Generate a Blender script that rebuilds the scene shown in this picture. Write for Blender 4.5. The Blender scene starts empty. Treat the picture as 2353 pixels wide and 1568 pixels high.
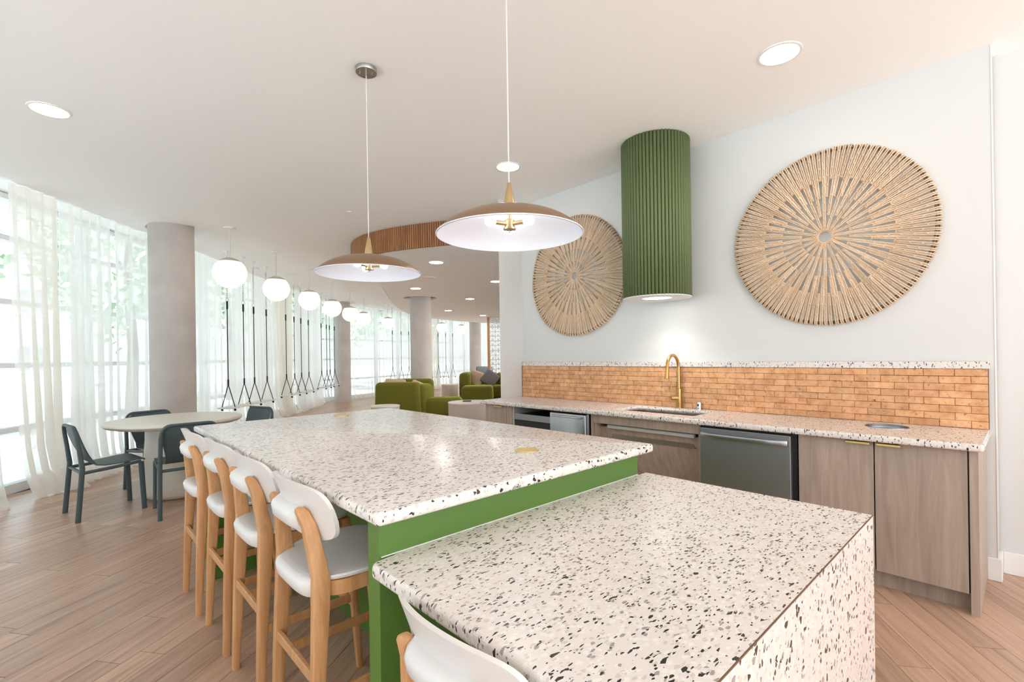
import bpy, bmesh, math, random
from math import pi, sin, cos, sqrt, atan2, radians
from mathutils import Vector, Matrix

random.seed(7)
S = bpy.context.scene
COL = S.collection

# ---------------------------------------------------------------- camera, world, sun, exposure
FPX, YAW, ROLL, CY, CAMH = 1106.04, radians(46.955), radians(0.859), 818.68, 1.327
cd = bpy.data.cameras.new('camera'); cam = bpy.data.objects.new('camera', cd); COL.objects.link(cam)
fw = Vector((cos(YAW), sin(YAW), 0)); rt = Vector((sin(YAW), -cos(YAW), 0)); up = Vector((0, 0, 1))
Rv = rt*cos(ROLL) - up*sin(ROLL); Uv = rt*sin(ROLL) + up*cos(ROLL)
cam.matrix_world = Matrix(((Rv.x, Uv.x, -fw.x, 0), (Rv.y, Uv.y, -fw.y, 0), (Rv.z, Uv.z, -fw.z, CAMH), (0, 0, 0, 1)))
cd.sensor_fit = 'HORIZONTAL'; cd.sensor_width = 36; cd.lens = FPX/2353*36
cd.shift_y = (CY-784)/2353; cd.clip_start = 0.05; cd.clip_end = 400
S.camera = cam

w = bpy.data.worlds.new('sky'); S.world = w; w.use_nodes = True
wn = w.node_tree.nodes; wl = w.node_tree.links
bg = wn['Background']
sky_tc = wn.new('ShaderNodeTexCoord'); sep = wn.new('ShaderNodeSeparateXYZ'); ramp = wn.new('ShaderNodeValToRGB')
wl.new(sky_tc.outputs['Generated'], sep.inputs[0]); wl.new(sep.outputs['Z'], ramp.inputs[0])
ramp.color_ramp.elements[0].position = 0.0; ramp.color_ramp.elements[0].color = (.93, 0.96, 1.0, 1)
ramp.color_ramp.elements[1].position = 0.6; ramp.color_ramp.elements[1].color = (0.74, 0.87, 1.0, 1)
wl.new(ramp.outputs[0], bg.inputs[0]); bg.inputs[1].default_value = 2.3
sd = bpy.data.lights.new('sun', 'SUN'); sd.energy = 19.0; sd.angle = radians(8); sd.color = (.88, .94, 1)
sun = bpy.data.objects.new('sun', sd); COL.objects.link(sun); sun.rotation_euler = (radians(38), 0, radians(-15))
S.view_settings.view_transform = 'Standard'; S.view_settings.look = 'None'
S.view_settings.gamma = 1; S.view_settings.use_curve_mapping = False
S.view_settings.exposure = 0.38
cy = S.cycles
cy.use_denoising = True; cy.max_bounces = 10; cy.diffuse_bounces = 6; cy.glossy_bounces = 4
cy.transmission_bounces = 6; cy.transparent_max_bounces = 24; cy.caustics_reflective = False; cy.caustics_refractive = False
cy.sample_clamp_indirect = 6

# ---------------------------------------------------------------- materials
def new_mat(name):
    m = bpy.data.materials.new(name); m.use_nodes = True
    return m, m.node_tree.nodes, m.node_tree.links, m.node_tree.nodes['Principled BSDF']

def plain(name, col, rough=.5, metal=0, bump=0, bscale=60, var=0, vscale=6, emit=None, estr=0, sheen=0, coat=0, ior=None):
    m, n, l, b = new_mat(name)
    b.inputs['Base Color'].default_value = (*col, 1); b.inputs['Roughness'].default_value = rough
    b.inputs['Metallic'].default_value = metal
    if ior: b.inputs['IOR'].default_value = ior
    if coat: b.inputs['Coat Weight'].default_value = coat; b.inputs['Coat Roughness'].default_value = .12
    if sheen:
        b.inputs['Sheen Weight'].default_value = sheen; b.inputs['Sheen Roughness'].default_value = .35
        b.inputs['Sheen Tint'].default_value = (min(1, col[0]*4+.2), min(1, col[1]*4+.2), min(1, col[2]*4+.02), 1)
    if emit: b.inputs['Emission Color'].default_value = (*emit, 1); b.inputs['Emission Strength'].default_value = estr
    g = n.new('ShaderNodeNewGeometry')
    if var:
        t = n.new('ShaderNodeTexNoise'); t.inputs['Scale'].default_value = vscale; t.inputs['Detail'].default_value = 5
        l.new(g.outputs['Position'], t.inputs['Vector'])
        r = n.new('ShaderNodeValToRGB'); r.color_ramp.elements[0].position = .3; r.color_ramp.elements[1].position = .7
        r.color_ramp.elements[0].color = (*[c*(1-var) for c in col], 1); r.color_ramp.elements[1].color = (*[min(1, c*(1+var)) for c in col], 1)
        l.new(t.outputs['Fac'], r.inputs[0]); l.new(r.outputs[0], b.inputs['Base Color'])
    if bump:
        t = n.new('ShaderNodeTexNoise'); t.inputs['Scale'].default_value = bscale; t.inputs['Detail'].default_value = 3
        l.new(g.outputs['Position'], t.inputs['Vector'])
        bp = n.new('ShaderNodeBump'); bp.inputs['Strength'].default_value = bump; bp.inputs['Distance'].default_value = .01
        l.new(t.outputs['Fac'], bp.inputs['Height']); l.new(bp.outputs[0], b.inputs['Normal'])
    return m

def math_node(n, l, op, a, b=None):
    x = n.new('ShaderNodeMath'); x.operation = op
    for i, v in enumerate((a, b)):
        if v is None: continue
        if isinstance(v, (int, float)): x.inputs[i].default_value = v
        else: l.new(v, x.inputs[i])
    return x.outputs[0]

def mix_col(n, l, fac, a, b):
    x = n.new('ShaderNodeMix'); x.data_type = 'RGBA'
    for s, v in ((x.inputs['Factor'], fac), (x.inputs[6], a), (x.inputs[7], b)):
        if isinstance(v, (int, float)): s.default_value = v
        elif isinstance(v, tuple): s.default_value = (*v, 1)
        else: l.new(v, s)
    return x.outputs[2]

def terrazzo(name, base=(.77, .715, .67), rough=.22):
    m, n, l, b = new_mat(name)
    g = n.new('ShaderNodeNewGeometry')
    def layer(rot, sc, scale, sel, edge, off):
        mp = n.new('ShaderNodeMapping'); mp.inputs['Rotation'].default_value = rot; mp.inputs['Scale'].default_value = sc
        mp.inputs['Location'].default_value = (off, off*.7, off*.3)
        l.new(g.outputs['Position'], mp.inputs[0])
        a = n.new('ShaderNodeTexVoronoi'); a.inputs['Scale'].default_value = scale
        d = n.new('ShaderNodeTexVoronoi'); d.feature = 'DISTANCE_TO_EDGE'; d.inputs['Scale'].default_value = scale
        l.new(mp.outputs[0], a.inputs['Vector']); l.new(mp.outputs[0], d.inputs['Vector'])
        sp = n.new('ShaderNodeSeparateColor'); l.new(a.outputs['Color'], sp.inputs[0])
        s1 = math_node(n, l, 'GREATER_THAN', sp.outputs[0], sel)
        ed = math_node(n, l, 'MULTIPLY_ADD', sp.outputs[1], edge)
        ed.node.inputs[2].default_value = edge*.5
        s2 = math_node(n, l, 'GREATER_THAN', d.outputs['Distance'], ed)
        return math_node(n, l, 'MULTIPLY', s1, s2), sp.outputs[2]
    c = base
    wh, wr = layer((.3, .9, .2), (1, 1.6, 1), 62, .62, .09, 3.1)
    c = mix_col(n, l, math_node(n, l, 'MULTIPLY', wh, .7), c, (.86, .83, .79))
    bg_, _ = layer((1.3, .2, .7), (1, 1.8, 1.2), 80, .86, .08, 5.3)
    c = mix_col(n, l, math_node(n, l, 'MULTIPLY', bg_, .8), c, (.62, .54, .47))
    gr, _ = layer((.5, 1.2, 1.9), (1, 2.1, 1), 70, .945, .06, 9.2)
    c = mix_col(n, l, math_node(n, l, 'MULTIPLY', gr, .9), c, (.30, .29, .28))
    for rot, sc, scale, sel, edge, off in (((.2, .4, 1.1), (1, 2.3, 1), 52, .962, .16, 0), ((.9, 1.5, .3), (1, 2.8, 1), 72, .955, .14, 7.7), ((1.7, .6, 2.3), (1, 1.7, 1), 105, .955, .14, 12.4), ((.4, 2.1, .5), (1, 3.2, 1), 64, .965, .12, 21.4)):
        dk, dr = layer(rot, sc, scale, sel, edge, off)
        c = mix_col(n, l, dk, c, (.030, .028, .027))
    l.new(c, b.inputs['Base Color']); b.inputs['Roughness'].default_value = rough
    return m

def wood(name, dark, light, axis='z', rough=.45, scale=1.0, spot=0, coat=0):
    m, n, l, b = new_mat(name)
    g = n.new('ShaderNodeTexCoord'); oi = n.new('ShaderNodeObjectInfo')
    mp = n.new('ShaderNodeMapping')
    sc = [14*scale]*3; sc['xyz'.index(axis)] = 1.1*scale
    mp.inputs['Scale'].default_value = sc
    ad = n.new('ShaderNodeVectorMath'); ad.operation = 'ADD'
    mu = math_node(n, l, 'MULTIPLY', oi.outputs['Random'], 40.0)
    l.new(g.outputs['Object'], mp.inputs[0]); l.new(mp.outputs[0], ad.inputs[0]); l.new(mu, ad.inputs[1])
    t = n.new('ShaderNodeTexNoise'); t.inputs['Scale'].default_value = 2.2; t.inputs['Detail'].default_value = 8; t.inputs['Roughness'].default_value = .62; t.inputs['Distortion'].default_value = .7
    l.new(ad.outputs[0], t.inputs['Vector'])
    r = n.new('ShaderNodeValToRGB'); r.color_ramp.elements[0].position = .28; r.color_ramp.elements[1].position = .72
    r.color_ramp.elements[0].color = (*dark, 1); r.color_ramp.elements[1].color = (*light, 1)
    l.new(t.outputs['Fac'], r.inputs[0])
    c = r.outputs[0]
    hs = n.new('ShaderNodeHueSaturation'); l.new(c, hs.inputs['Color'])
    v = math_node(n, l, 'MULTIPLY_ADD', oi.outputs['Random'], .16); v.node.inputs[2].default_value = .92
    l.new(v, hs.inputs['Value']); l.new(hs.outputs[0], b.inputs['Base Color'])
    b.inputs['Roughness'].default_value = rough
    if coat: b.inputs['Coat Weight'].default_value = coat
    return m

PLANK_ANG = radians(36.0)
def plank_mat():
    m, n, l, b = new_mat('oak_plank')
    g = n.new('ShaderNodeNewGeometry'); oi = n.new('ShaderNodeObjectInfo')
    rnd = math_node(n, l, 'FRACT', math_node(n, l, 'ADD', oi.outputs['Random'], g.outputs['Random Per Island']))
    mp = n.new('ShaderNodeMapping'); mp.vector_type = 'POINT'; mp.inputs['Rotation'].default_value = (0, 0, -PLANK_ANG)
    l.new(g.outputs['Position'], mp.inputs[0])
    m2 = n.new('ShaderNodeMapping'); m2.inputs['Scale'].default_value = (.55, 9, 1)
    l.new(mp.outputs[0], m2.inputs[0])
    ad = n.new('ShaderNodeVectorMath'); ad.operation = 'ADD'
    l.new(m2.outputs[0], ad.inputs[0]); l.new(math_node(n, l, 'MULTIPLY', rnd, 83.0), ad.inputs[1])
    t = n.new('ShaderNodeTexNoise'); t.inputs['Scale'].default_value = 2.4; t.inputs['Detail'].default_value = 9; t.inputs['Roughness'].default_value = .66; t.inputs['Distortion'].default_value = 1.1
    l.new(ad.outputs[0], t.inputs['Vector'])
    r = n.new('ShaderNodeValToRGB'); e = r.color_ramp.elements
    e[0].position = .28; e[0].color = (.29, .155, .088, 1); e[1].position = .74; e[1].color = (.62, .40, .265, 1)
    k = e.new(.46); k.color = (.475, .275, .17, 1)
    l.new(t.outputs['Fac'], r.inputs[0])
    hs = n.new('ShaderNodeHueSaturation'); l.new(r.outputs[0], hs.inputs['Color'])
    v = math_node(n, l, 'MULTIPLY_ADD', rnd, .30); v.node.inputs[2].default_value = .84
    hs.inputs['Saturation'].default_value = .88
    l.new(v, hs.inputs['Value']); l.new(hs.outputs[0], b.inputs['Base Color'])
    b.inputs['Roughness'].default_value = .34
    bp = n.new('ShaderNodeBump'); bp.inputs['Strength'].default_value = .12; bp.inputs['Distance'].default_value = .004
    l.new(t.outputs['Fac'], bp.inputs['Height']); l.new(bp.outputs[0], b.inputs['Normal'])
    return m

def brick_mat():
    m, n, l, b = new_mat('sand_brick')
    g = n.new('ShaderNodeNewGeometry'); oi = n.new('ShaderNodeObjectInfo')
    t = n.new('ShaderNodeTexNoise'); t.inputs['Scale'].default_value = 14; t.inputs['Detail'].default_value = 8; t.inputs['Roughness'].default_value = .7
    l.new(g.outputs['Position'], t.inputs['Vector'])
    r = n.new('ShaderNodeValToRGB'); e = r.color_ramp.elements
    e[0].position = .33; e[0].color = (.56, .27, .125, 1); e[1].position = .62; e[1].color = (.80, .47, .25, 1)
    k = e.new(.46); k.color = (.70, .36, .17, 1)
    l.new(t.outputs['Fac'], r.inputs[0])
    t2 = n.new('ShaderNodeTexNoise'); t2.inputs['Scale'].default_value = 45; t2.inputs['Detail'].default_value = 4
    l.new(g.outputs['Position'], t2.inputs['Vector'])
    r2 = n.new('ShaderNodeValToRGB'); r2.color_ramp.elements[0].position = .30; r2.color_ramp.elements[1].position = .38
    r2.color_ramp.elements[0].color = (.42, .22, .12, 1); r2.color_ramp.elements[1].color = (1, 1, 1, 1)
    l.new(t2.outputs['Fac'], r2.inputs[0])
    mx = n.new('ShaderNodeMix'); mx.data_type = 'RGBA'; mx.blend_type = 'MULTIPLY'; mx.inputs['Factor'].default_value = .7
    l.new(r.outputs[0], mx.inputs[6]); l.new(r2.outputs[0], mx.inputs[7])
    hs = n.new('ShaderNodeHueSaturation'); l.new(mx.outputs[2], hs.inputs['Color'])
    v = math_node(n, l, 'MULTIPLY_ADD', oi.outputs['Random'], .24); v.node.inputs[2].default_value = .88
    l.new(v, hs.inputs['Value']); l.new(hs.outputs[0], b.inputs['Base Color'])
    b.inputs['Roughness'].default_value = .6
    bp = n.new('ShaderNodeBump'); bp.inputs['Strength'].default_value = .4; bp.inputs['Distance'].default_value = .004
    l.new(t2.outputs['Fac'], bp.inputs['Height']); l.new(bp.outputs[0], b.inputs['Normal'])
    return m

def sheer_mat(name, col, opacity):
    m, n, l, b = new_mat(name); n.remove(b)
    out = n['Material Output']
    tr = n.new('ShaderNodeBsdfTransparent'); tl = n.new('ShaderNodeBsdfTranslucent'); df = n.new('ShaderNodeBsdfDiffuse')
    tl.inputs[0].default_value = (*col, 1); df.inputs[0].default_value = (*col, 1)
    a = n.new('ShaderNodeMixShader'); a.inputs[0].default_value = .5; l.new(df.outputs[0], a.inputs[1]); l.new(tl.outputs[0], a.inputs[2])
    lw = n.new('ShaderNodeLayerWeight'); lw.inputs['Blend'].default_value = .35
    f = math_node(n, l, 'MULTIPLY_ADD', lw.outputs['Facing'], .45); f.node.inputs[2].default_value = opacity; f.node.use_clamp = True
    mx = n.new('ShaderNodeMixShader'); l.new(f, mx.inputs[0]); l.new(tr.outputs[0], mx.inputs[1]); l.new(a.outputs[0], mx.inputs[2])
    l.new(mx.outputs[0], out.inputs[0])
    return m

def glass_mat():
    m, n, l, b = new_mat('window_glass'); n.remove(b)
    out = n['Material Output']; tr = n.new('ShaderNodeBsdfTransparent'); gl = n.new('ShaderNodeBsdfGlossy')
    gl.inputs['Roughness'].default_value = .02; tr.inputs[0].default_value = (.50, .53, .525, 1)
    fr = n.new('ShaderNodeFresnel'); fr.inputs[0].default_value = 1.3
    mx = n.new('ShaderNodeMixShader'); l.new(fr.outputs[0], mx.inputs[0]); l.new(tr.outputs[0], mx.inputs[1]); l.new(gl.outputs[0], mx.inputs[2])
    l.new(mx.outputs[0], out.inputs[0]); return m

def emit_mat(name, col, st):
    m, n, l, b = new_mat(name); n.remove(b)
    e = n.new('ShaderNodeEmission'); e.inputs[0].default_value = (*col, 1); e.inputs[1].default_value = st
    l.new(e.outputs[0], n['Material Output'].inputs[0]); return m

M = {}
M['wall'] = plain('white_wall_paint', (.71, .715, .70), .55, bump=.02, bscale=180)
M['ceiling'] = plain('ceiling_paint', (.955, .945, .93), .8)
M['trim'] = plain('white_trim_paint', (.86, .85, .83), .4)
M['terrazzo'] = terrazzo('terrazzo_stone')
M['plank'] = plank_mat()
M['grout'] = plain('dark_joint', (.10, .06, .04), .9)
M['sub'] = plain('floor_joint', (.16, .09, .055), .9)
M['brick'] = brick_mat()
M['green'] = plain('green_lacquer', (.105, .215, .040), .38)
M['cab'] = wood('greige_oak', (.33, .25, .195), (.50, .40, .325), 'z', .5, .8)
M['cabin'] = plain('cabinet_interior', (.55, .53, .50), .6)
M['steel'] = plain('brushed_steel', (.45, .45, .46), .30, 1, bump=.02, bscale=300)
M['dsteel'] = plain('dishwasher_steel', (.40, .40, .41), .42, 1)
M['sinksteel'] = plain('sink_steel', (.42, .34, .30), .35, .8)
M['chrome'] = plain('polished_chrome', (.75, .75, .77), .12, 1)
M['black'] = plain('black_plastic', (.012, .012, .013), .4)
M['brass'] = plain('satin_brass', (.62, .46, .25), .30, 1)
M['fbrass'] = plain('warm_brass', (.60, .35, .13), .30, 1)
M['hbrass'] = plain('handle_brass', (.95, .72, .28), .35, .8)
M['shade'] = plain('brushed_bronze', (.40, .26, .15), .34, 1)
M['shadein'] = plain('shade_lining', (.82, .85, .92), .45)
M['nickel'] = plain('brushed_nickel', (.42, .42, .39), .4, 1)
M['cord'] = plain('white_cord', (.75, .74, .70), .6)
M['whiteplastic'] = plain('white_shell', (.74, .715, .69), .38)
M['beech'] = wood('beech_wood', (.50, .235, .085), (.72, .40, .19), 'z', .42, 1.3)
M['rubber'] = plain('black_rubber', (.02, .02, .02), .8)
M['teal'] = plain('slate_teal_plastic', (.060, .090, .098), .5)
M['tablew'] = plain('cream_lacquer', (.74, .70, .62), .4)
M['concrete'] = plain('bare_concrete', (.56, .52, .49), .8, bump=.15, bscale=25, var=.10, vscale=2.2)
M['hole'] = plain('recess_shade_paint', (.50, .47, .45), .9)  # ceiling white darkened, shade of the recess put into the colour
M['bulb'] = emit_mat('bulb_glow', (.92, .95, 1.0), 16)
M['globe'] = emit_mat('globe_glow', (1.0, .85, .68), 1.15)
M['globecap'] = plain('globe_cap', (.62, .55, .47), .5)
M['lens'] = emit_mat('downlight_glow', (1.0, .97, .93), 26)
M['lenslounge'] = emit_mat('lounge_downlight_glow', (1.0, .97, .93), 45)
M['lensadded'] = emit_mat('added_downlight_glow', (1.0, .97, .93), 260)  # glow of the added downlights out of view
M['lensgreen'] = emit_mat('downlight_cylinder_glow', (1.0, .98, .93), 5)
M['lamp_green'] = plain('matt_olive_green', (.125, .165, .065), .6)
M['reed'] = wood('rattan_reed', (.60, .42, .27), (.86, .66, .47), 'x', .6, 1.5)
M['reedwrap'] = plain('rattan_wrap', (.76, .58, .42), .6, var=.15, vscale=30)
M['wire'] = plain('dark_bark_rim', (.16, .09, .05), .8)
M['slat'] = wood('walnut_slat', (.25, .10, .035), (.47, .215, .085), 'z', .5, 1.0)
M['soffit'] = plain('soffit_paint', (.955, .935, .92), .8)
M['rope'] = plain('black_rope', (.012, .013, .015), .8)
M['chain'] = plain('pewter_chain', (.40, .38, .34), .4, .8)
M['swing'] = plain('white_swing_seat', (.80, .78, .74), .5)
M['sheer'] = sheer_mat('white_sheer', (.93, .92, .89), .66)
M['linen'] = sheer_mat('cream_linen', (.90, .86, .80), .80)
M['glass'] = glass_mat()
M['clearglass'] = plain('clear_glass', (1, 1, 1), .02); M['clearglass'] = glass_mat(); M['clearglass'].node_tree.nodes['Transparent BSDF'].inputs[0].default_value = (.97, .98, .98, 1)
M['frame'] = plain('white_window_frame', (.78, .80, .80), .5)
M['velvet'] = plain('olive_velvet', (.125, .125, .006), .85, sheen=.5)
M['blush'] = plain('blush_fabric', (.62, .45, .33), .9, bump=.2)
M['drum'] = plain('taupe_lacquer', (.60, .52, .46), .5)
M['drumtop'] = plain('cream_table_top', (.80, .74, .68), .35)
M['screenw'] = plain('white_breeze_block', (.80, .82, .82), .6)
M['edgewood'] = wood('oak_edge', (.40, .19, .07), (.60, .32, .14), 'z', .5)
M['greychair'] = plain('grey_wool', (.22, .25, .28), .9)
M['leaf'] = plain('washed_out_foliage', (.52, .60, .46), .7, var=.35, vscale=2)  # leaf colour paled to imitate the overexposed outdoors
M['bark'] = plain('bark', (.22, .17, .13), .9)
M['bounce_ground'] = plain('pale_ground', (.62, .63, .62), .9, var=.12, vscale=.6)  # ground paled so sunlight bounces off it up to the ceiling
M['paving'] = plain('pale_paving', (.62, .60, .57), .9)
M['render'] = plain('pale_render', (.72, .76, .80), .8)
M['windowdark'] = plain('far_window', (.38, .42, .46), .2)

def stripe_mat():
    m, n, l, b = new_mat('grey_pleated_fabric')
    g = n.new('ShaderNodeTexCoord'); wv = n.new('ShaderNodeTexWave'); wv.inputs['Scale'].default_value = 14
    l.new(g.outputs['Object'], wv.inputs[0]); r = n.new('ShaderNodeValToRGB')
    r.color_ramp.elements[0].color = (.12, .11, .11, 1); r.color_ramp.elements[1].color = (.24, .22, .22, 1)
    l.new(wv.outputs[0], r.inputs[0]); l.new(r.outputs[0], b.inputs['Base Color']); b.inputs['Roughness'].default_value = .9
    return m
M['stripe'] = stripe_mat()

# ---------------------------------------------------------------- mesh helpers
class MB:
    def __init__(s): s.v = []; s.f = []
    def add(s, vs, fs):
        k = len(s.v); s.v += [tuple(v) for v in vs]; s.f += [tuple(i+k for i in f) for f in fs]; return s
    def box(s, x0, x1, y0, y1, z0, z1):
        return s.add([(x, y, z) for z in (z0, z1) for y in (y0, y1) for x in (x0, x1)],
                     [(0, 2, 3, 1), (4, 5, 7, 6), (0, 1, 5, 4), (2, 6, 7, 3), (0, 4, 6, 2), (1, 3, 7, 5)])
    def prism(s, pts, z0, z1):
        n = len(pts)
        return s.add([(x, y, z0) for x, y in pts]+[(x, y, z1) for x, y in pts],
                     [tuple(range(n))[::-1], tuple(range(n, 2*n))]+[(i, (i+1) % n, n+(i+1) % n, n+i) for i in range(n)])
    def rings(s, rs, cap=True, closed=False):
        n = len(rs[0]); vs = [p for r in rs for p in r]; fs = []
        for j in range(len(rs)-1 + (1 if closed else 0)):
            a = j*n; b = ((j+1) % len(rs))*n
            fs += [(a+i, a+(i+1) % n, b+(i+1) % n, b+i) for i in range(n)]
        if cap and not closed: fs += [tuple(range(n))[::-1], tuple(range((len(rs)-1)*n, len(rs)*n))]
        return s.add(vs, fs)
    def lathe(s, prof, c=(0, 0, 0), n=32, cap=True):
        rs = [[(c[0]+r*cos(2*pi*i/n), c[1]+r*sin(2*pi*i/n), c[2]+z) for i in range(n)] for r, z in prof]
        return s.rings(rs, cap)
    def tube(s, pts, r, n=8, closed=False):
        pts = [Vector(p) for p in pts]; rs = []; prev = None
        for i, p in enumerate(pts):
            if closed: t = pts[(i+1) % len(pts)]-pts[i-1]
            else: t = pts[min(i+1, len(pts)-1)]-pts[max(i-1, 0)]
            t.normalize()
            if prev is None:
                a = Vector((0, 0, 1)) if abs(t.z) < .9 else Vector((1, 0, 0))
                u = t.cross(a).normalized()
            else:
                u = (prev-t*prev.dot(t)).normalized()
            prev = u; v = t.cross(u); rr = r[i] if isinstance(r, (list, tuple)) else r
            rs.append([tuple(p+u*rr*cos(2*pi*k/n)+v*rr*sin(2*pi*k/n)) for k in range(n)])
        return s.rings(rs, True, closed)
    def mesh(s, name):
        me = bpy.data.meshes.new(name); me.from_pydata(s.v, [], s.f); me.update(); return me

def obj(name, mb, mat, parent=None, bevel=0, smooth=False, seg=2, fix=True, loc=None, sub=0):
    me = mb.mesh(name) if isinstance(mb, MB) else mb
    if isinstance(mb, MB) and fix:
        bm = bmesh.new(); bm.from_mesh(me); bmesh.ops.recalc_face_normals(bm, faces=bm.faces)
        if bevel: bmesh.ops.bevel(bm, geom=[e for e in bm.edges if e.is_manifold and e.calc_face_angle(0) > .5], offset=bevel, segments=seg, profile=.5, affect='EDGES', clamp_overlap=True)
        bm.to_mesh(me); bm.free()
    if not me.materials: me.materials.append(M[mat])
    if smooth:
        for p in me.polygons: p.use_smooth = True
        try: me.set_sharp_from_angle(angle=radians(40))
        except Exception: pass
    o = bpy.data.objects.new(name, me); COL.objects.link(o)
    if parent: o.parent = parent
    if loc: o.location = loc
    if sub:
        md = o.modifiers.new('sub', 'SUBSURF'); md.levels = sub; md.render_levels = sub
    return o

def tag(o, label=None, cat=None, group=None, kind=None):
    if label: o['label'] = label
    if cat: o['category'] = cat
    if group: o['group'] = group
    if kind: o['kind'] = kind
    return o
def thing(name, label, cat, loc=(0, 0, 0), rz=0, group=None):
    o = bpy.data.objects.new(name, None); COL.objects.link(o); o.location = loc; o.rotation_euler = (0, 0, rz)
    o.empty_display_size = .1
    return tag(o, label, cat, group)
def struct(o, label, cat=None): return tag(o, label, cat, None, 'structure')
def dup(o, parent=None):
    c = o.copy(); COL.objects.link(c)
    c.parent = parent
    for ch in list(o.children): dup(ch, c)
    return c
def rrect(c, ax, ay, w, h, r, n=3):
    """rounded rectangle ring around c in the plane ax, ay"""
    c = Vector(c); ax = Vector(ax); ay = Vector(ay); out = []
    r = min(r, w/2*.99, h/2*.99)
    for q, (sx, sy) in enumerate(((1, 1), (-1, 1), (-1, -1), (1, -1))):
        for k in range(n+1):
            a = q*pi/2 + k*pi/2/n
            out.append(tuple(c+ax*(sx*(w/2-r)+r*cos(a))+ay*(sy*(h/2-r)+r*sin(a))))
    return out
def spline(pts, n=12):
    """catmull-rom through 2D/3D points"""
    P = [Vector(p) for p in pts]; P = [P[0]*2-P[1]]+P+[P[-1]*2-P[-2]]; out = []
    for i in range(1, len(P)-2):
        for k in range(n):
            t = k/n; a, b, c, d = P[i-1:i+3]
            out.append(.5*((2*b)+(c-a)*t+(2*a-5*b+4*c-d)*t*t+(3*b-a-3*c+d)*t**3))
    out.append(P[-2]); return out
def resample(pts, step):
    out = [pts[0].copy()]; acc = 0
    for a, b in zip(pts, pts[1:]):
        L = (b-a).length; pos = step-acc
        while pos <= L:
            out.append(a.lerp(b, pos/L)); pos += step
        acc = L-(pos-step)
    return out
def slab_curve(name, outline, holes, z0, z1):
    cu = bpy.data.curves.new(name, 'CURVE'); cu.dimensions = '2D'; cu.fill_mode = 'BOTH'; cu.extrude = (z1-z0)/2
    for loop in [outline]+holes:
        sp = cu.splines.new('POLY'); sp.points.add(len(loop)-1); sp.use_cyclic_u = True
        for i, p in enumerate(loop): sp.points[i].co = (p[0], p[1], 0, 1)
    o = bpy.data.objects.new(name, cu); COL.objects.link(o)
    dg = bpy.context.evaluated_depsgraph_get(); me = bpy.data.meshes.new_from_object(o.evaluated_get(dg))
    bpy.data.objects.remove(o); bpy.data.curves.remove(cu)
    for v in me.vertices: v.co.z += (z0+z1)/2
    me.materials.clear(); return me
def circle(cx, cy_, r, n=40): return [(cx+r*cos(2*pi*i/n), cy_+r*sin(2*pi*i/n)) for i in range(n)]

# ---------------------------------------------------------------- plan of the place
CEIL, SOF = 3.065, 2.755
PATH = [(-2.75, -4.6), (-2.70, -2.0), (-2.55, .5), (-2.2, 2.6), (-1.6, 4.5), (-.95, 5.75), (-.41, 6.52), (-.18, 6.80), (.05, 7.13), (.31, 7.50), (.66, 7.93), (1.10, 8.42), (1.65, 9.10), (2.19, 9.84), (2.73, 10.58), (3.5, 11.55), (4.4, 12.68), (5.3, 13.85), (6.0, 14.85), (6.75, 15.12), (7.6, 15.3), (8.7, 15.78), (10, 16.35), (11.3, 16.85), (12.4, 17.2), (13.6, 17.9), (16, 18.9), (19, 20)]
curt = resample(spline(PATH, 14), .02)
def offset(pts, d):
    out = []
    for i, p in enumerate(pts):
        t = pts[min(i+2, len(pts)-1)]-pts[max(i-2, 0)]; t.normalize(); out.append(Vector((p.x-t.y*d, p.y+t.x*d)))
    return out
facade = resample(offset(curt[::10], .34), .1)
COLS = [(1.05, 7.56, CEIL), (6.33, 14.48, CEIL), (6.32, 9.97, SOF), (13.3, 16.6, CEIL)]
poly = [(p.x, p.y) for p in offset(facade, .08)[::3]] + [(22, 20), (22, -5), (-2.7, -5)]

# floor: a bed of planks laid at an angle; nearest planks are parts, the rest one part
floor = struct(obj('floor', MB().prism(poly[::-1], -.16, -.0045), 'sub'), 'warm oak plank floor running across the whole lounge')
ca, sa = cos(PLANK_ANG), sin(PLANK_ANG)
PW, PL = .132, 1.22
def in_view(x, y):
    d = x*fw.x+y*fw.y
    if d < .3: return None
    u = 1176.5+FPX*(x*rt.x+y*rt.y)/d; v = CY+FPX*CAMH/d
    return d if (-40 < u < 2400 and v < 1650) else None
pm = MB().box(0, PL-.003, 0, PW-.002, -.0044, 0)
pme = pm.mesh('plank'); pme.materials.append(M['plank'])
cand = []; rest = MB()
from bisect import bisect
rr = random.Random(3)
for j in range(-90, 170):
    off = rr.random()*PL
    for i in range(-6, 24):
        a, b = i*PL+off, j*PW
        cx_, cy_ = (a+PL/2)*ca-(b+PW/2)*sa, (a+PL/2)*sa+(b+PW/2)*ca
        if cx_ < -3.4 or cx_ > 21 or cy_ < -5 or cy_ > 20: continue
        # inside the room outline only
        ins = False
        for k in range(len(poly)):
            (x1, y1), (x2, y2) = poly[k], poly[k-1]
            if (y1 > cy_) != (y2 > cy_) and cx_ < (x2-x1)*(cy_-y1)/(y2-y1)+x1: ins = not ins
        if not ins: continue
        o0 = (a*ca-b*sa, a*sa+b*ca)
        d = None
        for t in (0, .5, 1):
            dd = in_view(o0[0]+t*PL*ca, o0[1]+t*PL*sa); d = dd if dd and (d is None or dd < d) else d
        hid = (0.9 < cx_ < 1.9 and 1.4 < cy_ < 3.3) or cx_ > 3.5 and cy_ > .5 and cy_ < 4 or (.7 < cx_ < 1.9 and .5 < cy_ < 1.2)
        cand.append((d if d and not hid else 1e6+cx_, o0))
cand.sort(key=lambda t: t[0])
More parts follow.
